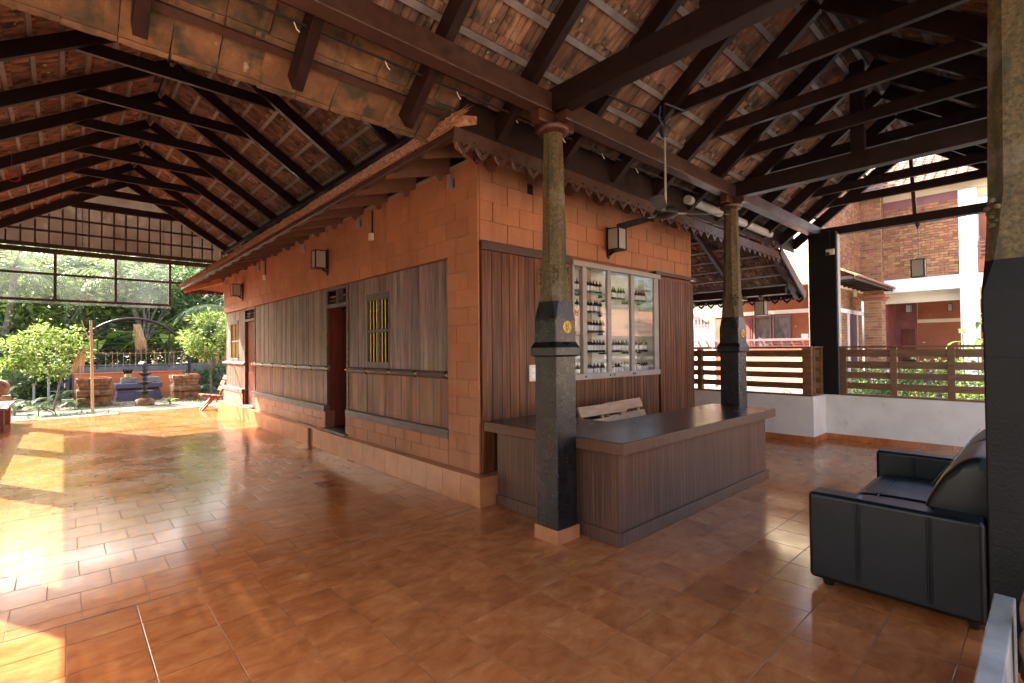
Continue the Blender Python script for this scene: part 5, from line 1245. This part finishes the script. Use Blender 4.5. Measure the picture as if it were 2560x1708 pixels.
# ground litter
rs = np.random.default_rng(77); n = 2600; p = np.stack([rs.uniform(-9, 5, n), rs.uniform(13.3, 21.5, n), np.full(n, GZ+.006)], 1); v, f = leaves(p, .07, .5, rs, droop=0); v[:, 2] = GZ+.004+np.abs(v[:, 2]-GZ)*.25
tag(arrpart('leaf_litter', v, f, 'litter', None), 'brown fallen leaves scattered over the garden soil', 'leaves', kind='stuff')
n = 5200; p = np.stack([rs.uniform(-9, 5, n), rs.uniform(13.6, 21.5, n), np.full(n, GZ)], 1); keep = (np.sin(p[:, 0]*1.7)+np.sin(p[:, 1]*1.3+p[:, 0]))>.35; p = p[keep]; v, f = leaves(p, .12, .2, rs, droop=-.9); v[:, 2] = np.maximum(v[:, 2], GZ+.001)
tag(arrpart('ground_cover', v, f, 'leaf_mid', None), 'low green weeds covering the garden soil', 'weeds', kind='stuff')

# ------------------------------------------------------------------ kerb and stones at the sofa end
cb = thing('narrow_kerb', 'narrow chipped grey-white kerb running up to the plain pillar', 'kerb', (-1.2, -3.895, 0))
g = MB(); n = 26; 
for i in range(n+1):
    x = -.018-2.5*i/n; j = [random.gauss(0, .0007) for _ in range(4)]
    g.v += [(x, -3.855+j[0], -.1), (x, -3.858+j[0], .448+j[2]*.5), (x, -3.93+j[1], .448+j[3]*.5), (x, -3.932+j[1], -.1)]
for i in range(n):
    a = 4*i; g.f += [(a, a+1, a+5, a+4), (a+1, a+2, a+6, a+5), (a+2, a+3, a+7, a+6)]
g.f += [(0, 3, 2, 1), (4*n, 4*n+1, 4*n+2, 4*n+3)]
part('kerb', g, 'curb', cb, bev=.006)
def rock(name, c, r, mat, label, cat, seed, amp=.18):
    import bmesh
    bm = bmesh.new(); bmesh.ops.create_icosphere(bm, subdivisions=4, radius=1); rs = np.random.default_rng(seed); ph = rs.uniform(0, 6, 9)
    for v in bm.verts:
        d = v.co.normalized(); k = 1+amp*(math.sin(3*d.x+ph[0])*math.sin(2.5*d.y+ph[1])+.5*math.sin(6*d.z+ph[2]+4*d.x)+.25*math.sin(11*d.y+ph[3]+5*d.z))
        v.co = Vector((d.x*r[0]*k, d.y*r[1]*k, d.z*r[2]*k))
    g = MB(); g.v = [tuple(v.co+Vector(c)) for v in bm.verts]; g.f = [tuple(v.index for v in f.verts) for f in bm.faces]; bm.free()
    t = thing(name, label, cat, (c[0], c[1], c[2]-r[2])); part('stone' if mat == 'rock' else 'log', g, mat, t, smooth=True); return t
rock('polished_rock', (-.98, -4.03, .27), (.34, .095, .20), 'rock', 'large polished brown rock behind the narrow kerb', 'rock', 3, .10)
rock('driftwood_chunk', (-.30, -4.02, .36), (.10, .08, .26), 'driftwood', 'rough brown driftwood chunk between the kerb and the pillar', 'wood', 5, .3)

# ------------------------------------------------------------------ brick house across the court
bh = thing('brick_house', 'two-storey brick house with white bands, pilasters and a pale tiled roof', 'house', (17, -1.5, 0))
def bpart(name, mat, *boxes, bev=.0):
    g = MB()
    for b in boxes: g.box(*b)
    return part(name, g, mat, bh, bev=bev)
bwall = bpart('brick_panel', 'brick_mortar', (17.02, 17.3, -2.212, -.33, 3.775, 6.10))
br = MB(); br.box(-.03, 0, -.5, .5, -.5, .5); br_me = shared('brick', br, 'brick')
br_me2 = br_me
nr = 28; hh = (6.10-3.775)/nr; cnt = 0
for r in range(nr):
    z = 3.775+hh*(r+.5); y = -.33; L_ = .22
    if r % 2: 
        inst('brick', br_me, bwall, Matrix.Translation((17.02, y-.055, z)) @ Matrix.Diagonal((1, .10, hh-.012, 1))); y -= .11
    while y > -2.2:
        l = min(L_*random.choice((1, 1, .98, .5)) , y+2.212)
        if l > .04: inst('brick', br_me, bwall, Matrix.Translation((17.02+random.uniform(-.006, .006), y-l/2, z+random.gauss(0, .002))) @ Matrix.Rotation(random.gauss(0, .006), 4, 'X') @ Matrix.Diagonal((1, l-.012, hh-.013, 1)))
        y -= l
bpart('white_column', 'white_paint', (16.93, 17.35, -2.63, -2.213, -.1, 6.34), bev=.01)
bpart('white_band', 'white_paint', (16.945, 17.34, -2.2125, -.30, 3.35, 3.774), (16.945, 17.34, -6.5, -2.6305, 3.35, 3.774), bev=.01)
bpart('veranda_beam', 'cream', (17.36, 17.6, -6.5, .2, 3.02, 3.40))
bpart('timber_strip', 'maroon', (17.03, 17.2, -2.213, -.345, 6.101, 6.37))
bpart('upper_wall', 'cream', (17.06, 17.4, -3.1, -.34, 6.371, 7.0), (17.2, 17.4, -3.1, .3, 6.1, 7.0), (17.38, 17.5, -6.5, -3.1, 3.775, 7.0))
bpart('terrace_wall', 'terra', (17.25, 17.37, -6.5, -2.64, 3.78, 5.9))
for z in (4.30, 4.42, 4.54, 4.64): bpart('balcony_rail', 'maroon', (16.80, 16.86, -6.5, -2.635, z, z+.05))
for y in (-2.68, -3.3, -3.9): bpart('balcony_post', 'maroon', (16.81, 16.85, y-.04, y+.02, 4.2, 4.70))
bpart('balcony_skirt', 'terra', (16.86, 16.925, -6.5, -2.64, 3.78, 4.25))
def brickwork(name, x0, x1, y0, y1, z0, z1, faces):
    """joined small bricks on a mortar core: the far pilasters and the wing wall"""
    g = MB(); g.box(x0, x1, y0, y1, z0, z1); core = part(name, g, 'brick_mortar', bh); M_ = []
    for fc in faces:
        n = max(1, int((z1-z0)/.083))
        for r in range(n):
            z = z0+.083*(r+.5)
            a0, a1 = (y0, y1) if fc == 'x' else (x0, x1); a = a0+(.0 if r % 2 else -.11)
            while a < a1-.01:
                b0 = max(a, a0); b1 = min(a+.22, a1); l = b1-b0
                if l > .03:
                    if fc == 'x': M_.append(Matrix.Translation((x0+.001, (b0+b1)/2, z)) @ Matrix.Diagonal((.6, l-.012, .070, 1)))
                    else: M_.append(Matrix.Translation(((b0+b1)/2, y0+.001, z)) @ Matrix.Rotation(R_(90), 4, 'Z') @ Matrix.Diagonal((.6, l-.012, .070, 1)))
                a += .22
    joined('brick_courses', br_me, M_, 'brick', core); return core
brickwork('corner_pilaster', 16.80, 17.019, -.325, .27, 3.3, 6.55, ('x', 'y'))
bpart('pilaster_capital', 'terra', (16.76, 17.02, -.37, .30, 6.551, 6.62), (16.72, 17.02, -.41, .33, 6.621, 6.72), bev=.01)
brickwork('wing_wall', 12.2, 16.79, .27, .5, -.1, 7.6, ('y',))  # height raised so its shadow covers the house front
bpart('wing_band', 'white_paint', (12.2, 17.2, .225, .2675, 2.64, 2.765)); bpart('eave_band', 'cream', (12.2, 17.2, .20, .2675, 3.38, 3.62))
bpart('wing_vent', 'cream', (15.6, 16.0, .21, .24, 3.22, 3.38))
wd_ = bpart('wing_door', 'white_paint', (15.0, 15.08, .21, .26, -.05, 2.63), (16.0, 16.08, .21, .26, -.05, 2.63))
g = MB(); g.box(15.085, 15.53, .23, .26, -.05, 2.63); part('door_leaf', g, 'mauve', wd_); g = MB(); g.box(15.55, 15.995, .23, .26, -.05, 2.63); part('door_leaf', g, 'mauve', wd_)
brickwork('brick_pier', 15.2, 15.62, -.60, -.14, -.1, 3.0, ('x', 'y'))
bpart('pier_capital', 'terra', (15.15, 15.67, -.66, -.09, 3.001, 3.08), (15.10, 15.72, -.71, -.04, 3.081, 3.17), bev=.01)
# little tiled canopy over the wing
cm = []
Vc = Vector((0, -math.cos(R_(28)), -math.sin(R_(28)))); Nc = Vector((0, -math.sin(R_(28)), math.cos(R_(28))))
cm = tile_slope(Vector((0, .27, 3.93)), Vector((1, 0, 0)), Vc, Nc, 12.2, 18.2, .0, .95, .02)
K['roof_pale_me'] = None; del K['roof_pale_me']
pt2 = MB(); pt2.v = list(ct.v); pt2.f = list(ct.f); pale_me = shared('canopy_tile', pt2, 'roof_pale')
for q in cm: inst('canopy_tile', pale_me, bh, q)
for k in range(12): bpart('canopy_rafter', 'dark', (12.4+.5*k, 12.46+.5*k, -.52, .26, 3.42, 3.50))
for k in range(70): 
    x = 12.3+.085*k; g = MB(); g.prism([(x, 3.50), (x+.06, 3.50), (x+.06, 3.42), (x+.03, 3.385), (x, 3.42)], 'y', -.575, -.56); part('canopy_tooth', g, 'brown', bh)
# main roof: wavy tiles facing the court
wv = MB(); prof = [(-.13, .0), (-.09, .032), (-.03, .036), (.02, .008), (.08, .0), (.13, .012)]
wv.add([(x, 0, z) for x, z in prof]+[(x, .36, z) for x, z in prof]+[(x, .31, z-.03) for x, z in prof], [(i, i+1, i+7, i+6) for i in range(5)]+[(i+6, i+7, i+13, i+12) for i in range(5)])
wv_me = shared('roof_tile', wv, 'roof_pale')
Vm = Vector((-math.cos(R_(30)), 0, -math.sin(R_(30)))); Nm = Vector((-math.sin(R_(30)), 0, math.cos(R_(30))))
mm = tile_slope(Vector((19.0, 0, 8.15)), Vector((0, 1, 0)), Vm, Nm, -6.5, 2.6, .0, 2.75, .03, pv=.30, pu=.25)
K['roof_court'] = pmat('weathered_pink_tile', [(.3, (.13, .06, .035)), (.7, (.23, .115, .07))], ns=6, rough=.85, orand=.25, shift=True)
wc_me = shared('roof_tile', wv, 'roof_court')
bg_, rest = split300(mm, 280)
for q in bg_: inst('roof_tile', wc_me, bh, q)
joined('roof_tiles_far', wc_me, rest, 'roof_court', bh)
bpart('roof_base', 'cream', (16.62, 16.64, -6.5, -.95, 6.66, 6.74))
g = MB(); g.prism([(16.55, 6.70), (16.6, 6.66), (19.0, 8.05), (19.0, 8.12)], 'y', -6.5, 2.65); part('roof_deck', g, 'brown', bh)
for k in range(30):
    y = -.98-.185*k; g = MB(); g.prism([(y, 6.70), (y-.15, 6.70), (y-.15, 6.63), (y-.11, 6.60), (y-.075, 6.575), (y-.04, 6.60), (y, 6.63)], 'x', 16.555, 16.575); part('eave_scallop', g, 'brown', bh)
g = MB(); g.prism([(-.92, 6.70), (-.92, 8.1), (.6, 7.35), (.6, 7.25)], 'x', 16.9, 19.0); 
# veranda behind the white frame
bpart('veranda_wall', 'terra', (19.0, 19.2, -6.5, -.9, -.1, 3.5)); bpart('veranda_band', 'cream', (18.96, 18.999, -6.5, -.9, 2.40, 2.52)); bpart('veranda_side', 'maroon', (17.6, 19.0, -.30, -.1, -.1, 3.5), (18.9, 18.99, -.9, -.31, -.1, 3.5)); bpart('veranda_ceiling', 'cream', (17.61, 19.3, -6.5, .3, 3.41, 3.5)); bpart('veranda_floor', 'floor_tile', (16.8, 19.3, -6.5, .2, -.1, .12))
dd = bpart('veranda_door', 'door', (18.84, 18.898, -.86, -.46, .13, 2.2), bev=.01); g = MB(); g.box(18.82, 18.839, -.82, -.50, .3, 1.1); part('door_panel', g, 'iron', dd)
lantern((17.95, -.82, 3.41), .42, 'white-paned lantern under the veranda beside its dark door', .07, .26); lantern((18.1, -1.86, 3.41), .45, 'small white-paned lantern under the middle of the far veranda', .055, .24)
for a, b in ((-6.5, -2.64),): bpart('veranda_parapet', 'white', (16.95, 17.1, a, b, -.1, .75))

# ------------------------------------------------------------------ orange house with a seat rail, behind the corridor
oh = thing('orange_house', 'orange plaster house with mauve windows, maroon seat rail and sunlit base wall', 'house', (15, 4, 0))
def opart(name, mat, *boxes, bev=0.0):
    g = MB()
    for b in boxes: g.box(*b)
    return part(name, g, mat, oh, bev=bev)
opart('back_wall', 'terra', (16.0, 16.2, .52, 12, -.1, 4.2)); opart('lintel_band', 'white_paint', (15.95, 15.999, .52, 12, 2.80, 2.94)); opart('base_wall', 'rose', (14.0, 14.15, 1.0, 4.15, .26, 1.60)); opart('grey_base', 'cement', (13.96, 14.2, .9, 12, -.12, .259)); opart('side_wall', 'cream', (14.0, 14.15, 4.2, 12, .26, 4.0)); opart('end_strip', 'terra', (13.98, 14.0-.001, 4.85, 5.3, .26, 4.0))
opart('slim_column', 'white_paint', (13.9, 14.02, 4.02, 4.14, .26, 3.3), bev=.01)
for y0, y1 in ((2.18, 2.80), (2.83, 3.48)):
    w_ = opart('window', 'mauve', (15.9, 15.949, y0, y0+.07, 1.2, 2.77), (15.9, 15.949, y1-.07, y1, 1.2, 2.77), (15.9, 15.949, y0+.071, y1-.071, 2.69, 2.77), (15.9, 15.949, y0+.071, y1-.071, 1.2, 1.28), bev=.004)
    g = MB(); g.box(15.955, 15.965, y0+.07, y1-.07, 1.28, 2.69); part('pane', g, 'pane', w_)
dl = opart('door', 'maroon', (15.92, 15.96, 3.52, 4.3, .3, 2.76), bev=.006); g = MB(); g.box(15.905, 15.919, 3.60, 4.2, 1.4, 2.6); part('door_panel', g, 'maroon', dl)
opart('meter_plate', 'white_paint', (15.93, 15.949, 1.64, 1.86, 1.88, 2.06))
opart('seat_rail', 'maroon', (13.72, 13.80, .95, 4.9, 1.80, 1.87), bev=.006); opart('seat_ledge', 'maroon', (13.9, 14.3, .95, 4.9, 1.601, 1.65))
for k in range(12):
    y = 1.15+.31*k; g = MB(); g.beam((13.76, y, 1.80), (13.95, y, 1.655), .05, .06, up=(1, 0, 0)); part('rail_bracket', g, 'maroon', oh)
for z in (1.70, 1.75): opart('rail_rod', 'maroon', (13.82, 13.84, .95, 4.9, z, z+.018))
vt = opart('pierced_panel', 'mauve', (13.96, 13.997, 4.27, 4.84, 2.28, 2.72), bev=.004)
for k in range(4):
    y = 4.36+.125*k; g = MB(); g.prism([(y-.02, 2.44), (y+.02, 2.44), (y+.032, 2.62), (y, 2.66), (y-.032, 2.62)], 'x', 13.955, 13.9595); g.prism([(y-.028, 2.36), (y, 2.33), (y+.028, 2.36), (y, 2.40)], 'x', 13.955, 13.9595); part('keyhole', g, 'iron', vt)
mb_ = tile_slope(Vector((16.3, 0, 5.0)), Vector((0, 1, 0)), Vector((-math.cos(R_(28)), 0, -math.sin(R_(28)))), Vector((-math.sin(R_(28)), 0, math.cos(R_(28)))), .2, 6, 0, 3.2, .02)
for q in mb_: inst('roof_tile', pale_me, oh, q)
opart('upper_wall', 'cream', (16.3, 16.5, .52, 9, 4.3, 7.0))
g = MB(); k = 14
for i in range(k+1):
    a = i/k*2-1; g.v += [(13.6, 4.15+a*1.0, 3.35), (13.62, 4.15+a*1.0, 3.05-.55*(1-abs(a))**1.3)]
for i in range(k): g.f.append((2*i, 2*i+1, 2*i+3, 2*i+2))
o = part('hanging_canvas', g, 'olive', oh, rec=False); s_ = o.modifiers.new('t', 'SOLIDIFY'); s_.thickness = .02

# ------------------------------------------------------------------ plants of the court
def bush(x, y, z, r, n, mat, seed, label, grp, size=.07, flowers=0, asp=.42):
    rs = np.random.default_rng(seed); t = thing('court_shrub', label, 'shrub', (x, y, GZ), grp); p, o, cl = crown_points((x, y, z), r, 26, n, rs, .3); v, f = leaves(p, size, asp, rs, out=o); arrpart('foliage', v, f, mat, t, kind='stuff')
    for j in range(7):
        g = MB(); e = cl[j]; g.tube([(x+rs.normal()*.08, y+rs.normal()*.08, GZ), ((x+e[0])/2, (y+e[1])/2, (GZ+e[2])/2), tuple(e)], [.014, .010, .004], 5); part('stem', g, 'bark', t)
    for j in range(flowers):
        c = p[rs.integers(len(p))]; pp = np.repeat(c[None], 6, 0); v, f = leaves(pp, .06, .75, rs, droop=-.2); arrpart('flower', v, f, 'petal', t)
    return t
for k, (x, y) in enumerate(((8.3, -1.55), (8.5, -2.15), (8.9, -2.6))): bush(x, y, .62+.05*k, (.5, .42, .52), 1900, 'leaf_mid', 90+k, ('flowering shrub with purple blooms close to the black pier', 'flowering shrub with purple blooms behind the railing middle', 'flowering shrub with few purple blooms near the tall lime plant')[k], 'purple flowering shrubs', .07, 10-3*k)
t = thing('leafy_plant', 'tall lime plant with long arching leaves by the white column', 'plant', (9.4, -3.15, GZ), 'lime plants of the court')
for k in range(5):
    a = 1.2*k; x, y = 9.4+.15*math.cos(a), -3.12+.22*math.sin(a); h = 1.5+.16*k; g = MB(); g.tube([(x, y, GZ), (x+.05*math.cos(a), y+.05*math.sin(a), h)], [.016, .008], 6); part('stem', g, 'leaf_lime', t)
    for j in range(13): blade_leaf(t, (x+.03*math.cos(a), y, .2+(h-.2)*j/12), random.uniform(0, 6.28), random.uniform(.1, .8), random.uniform(.32, .5), .085, 'leaf_lime', sag=1.2, stalk=.1, n=5)
for k, (x, y) in enumerate(((8.3, .35), (8.2, -.55), (8.4, 1.6), (9.0, -.1))):
    rosette(x, y, .25, 16, .42, .07, 'leaf_lime', ('spiky lime plant behind the corridor railing', 'spiky lime plant nearest the black pier', 'spiky lime plant beyond the shop corner', 'spiky lime plant farther out in the court')[k], 'lime plants of the court')
    pt_ = thing('plant_pot', ('round clay pot under the corridor lime plant', 'round clay pot nearest the black pier', 'round clay pot beyond the shop corner', 'round clay pot farther out in the court')[k], 'pot', (x, y, -.09), 'clay pots in the court'); g = MB(); g.lathe([(.12, 0), (.17, .06), (.19, .28), (.21, .30), (.21, .34), (.18, .34), (.17, .30)], (x, y, -.09), 16); part('pot', g, 'laterite', pt_, smooth=True)
for k, (x, y, z, m_) in enumerate(((10.5, -2.6, .15, 'leaf_lime'), (11.5, -1.2, .15, 'leaf_mid'), (13.2, -3.0, .2, 'leaf_dark'), (12.8, -.9, .2, 'leaf_mid'))):
    bush(x, y, z+.25, (.6, .6, .4), 1300, m_, 110+k, ('low lime shrub across the court behind the flowers', 'low green shrub in the middle of the court', 'low dark shrub before the veranda', 'low green shrub before the brick pier')[k], 'low shrubs of the court', .10)
n = 2500; p = np.stack([rs.uniform(7.2, 12, n), rs.uniform(-4.5, .5, n), np.full(n, -.09)], 1); v, f = leaves(p, .13, .25, rs, droop=-.9); v[:, 2] = np.maximum(v[:, 2], -.088)
tag(arrpart('court_grass', v, f, 'leaf_lime', None), 'tufts of lime grass in the paved court', 'grass', kind='stuff')

# ------------------------------------------------------------------ cottage and trees on the camera side (mirrored in the cabinet glass)
ctg = thing('tiled_cottage', 'low cottage with a long sunlit clay-tile roof', 'cottage', (17, -12.5, 0))
g = MB(); g.box(-9, 27, -15.5, -11.2, -.1, 2.2); part('wall', g, 'buff', ctg)  # wall lengthened westward to bounce sunlight into the reception
g = MB(); g.box(-14, 16.9, -11.19, -5.3, -.126, -.095); tag(part('bounce_forecourt', g, 'bounce_paving'), kind='structure')  # pale paving added out of view to bounce light indoors
Vd = Vector((0, math.cos(R_(29)), -math.sin(R_(29)))); Nd = Vector((0, math.sin(R_(29)), math.cos(R_(29))))
cmx = tile_slope(Vector((0, -13.6, 3.9)), Vector((1, 0, 0)), Vd, Nd, -9.5, 27.5, 0, 3.4, .03); joined('roof_tiles', wv_me, cmx, 'roof_pale', ctg)
g = MB(); g.prism([(-13.6, 3.88), (-10.65, 2.24), (-10.65, 2.15), (-13.6, 3.78), (-16.5, 2.15), (-16.5, 2.25)], 'x', -9.5, 27.5); part('roof_deck', g, 'roof_top', ctg)
for k in range(8):
    x = -6.5+4*k; w_ = MB(); w_.box(x, x+1.2, -11.199, -11.15, .8, 1.9); part('window', w_, 'mauve', ctg)
for k, (x, h, m_) in enumerate(((9, 7, 'leaf_mid'), (13.5, 8, 'leaf_lime'), (18, 8.5, 'leaf_mid'), (23, 8, 'leaf_dark'), (28, 8.5, 'leaf_mid'))):
    tree('garden_tree', ('mid-green tree at the near end of the tiled cottage', 'lime tree behind the tiled cottage', 'mid-green tree over the middle of the tiled cottage', 'dark tree behind the tiled cottage', 'mid-green tree at the far end of the tiled cottage')[k], (x, -18.5, GZ), (x, -18.5, h*.6), (x, -18.5, h*.6), (2.8, 2.2, h*.42), 60, 4500, .32, .4, m_, 140+k, 'trees behind the tiled cottage', .16, .22)

# bushes in front of the garden wall
for k, (x, y, z, r, m_, lb) in enumerate(((-6.5, 20.2, .7, 1.1, 'leaf_mid', 'wide mid-green bush at the wall far left'), (-4.7, 20.6, .6, .8, 'leaf_lime', 'lime bush at the wall behind the water pipes'), (-3.7, 20.9, .45, .6, 'leaf_dark', 'dark bush at the wall left of the arch foot'), (1.3, 20.6, .5, .7, 'leaf_mid', 'mid-green bush at the wall right of the arch foot'), (2.6, 20.0, .7, .9, 'leaf_lime', 'lime bush at the wall beyond the shop end'), (-5.2, 17.4, .35, .6, 'leaf_mid', 'low green bush behind the scroll stone'), (1.9, 16.6, .35, .6, 'leaf_pale', 'low sage bush beyond the wooden chair'))):
    bush(x, y, z, (r, r*.7, r*.85), 1500, m_, 180+k, lb, 'bushes along the garden wall', .13)

for k, (x, y, h, m_) in enumerate(((-10.5, 1.5, 5.0, 'leaf_mid'), (-11.5, 6.5, 5.5, 'leaf_lime'), (-10.8, 11.5, 5.0, 'leaf_mid'), (-11.2, -4.0, 5.2, 'leaf_mid'))):
    tree('garden_tree', ('mid-green tree beside the middle of the open hall side', 'lime tree beside the open hall side', 'mid-green tree beside the far end of the open hall side', 'mid-green tree past the entrance end of the reception')[k], (x, y, GZ), (x, y, h*.6), (x, y, h*.55), (2.2, 2.4, h*.42), 50, 3200, .28, .4, m_, 200+k, 'trees along the open hall side', .13, .22)
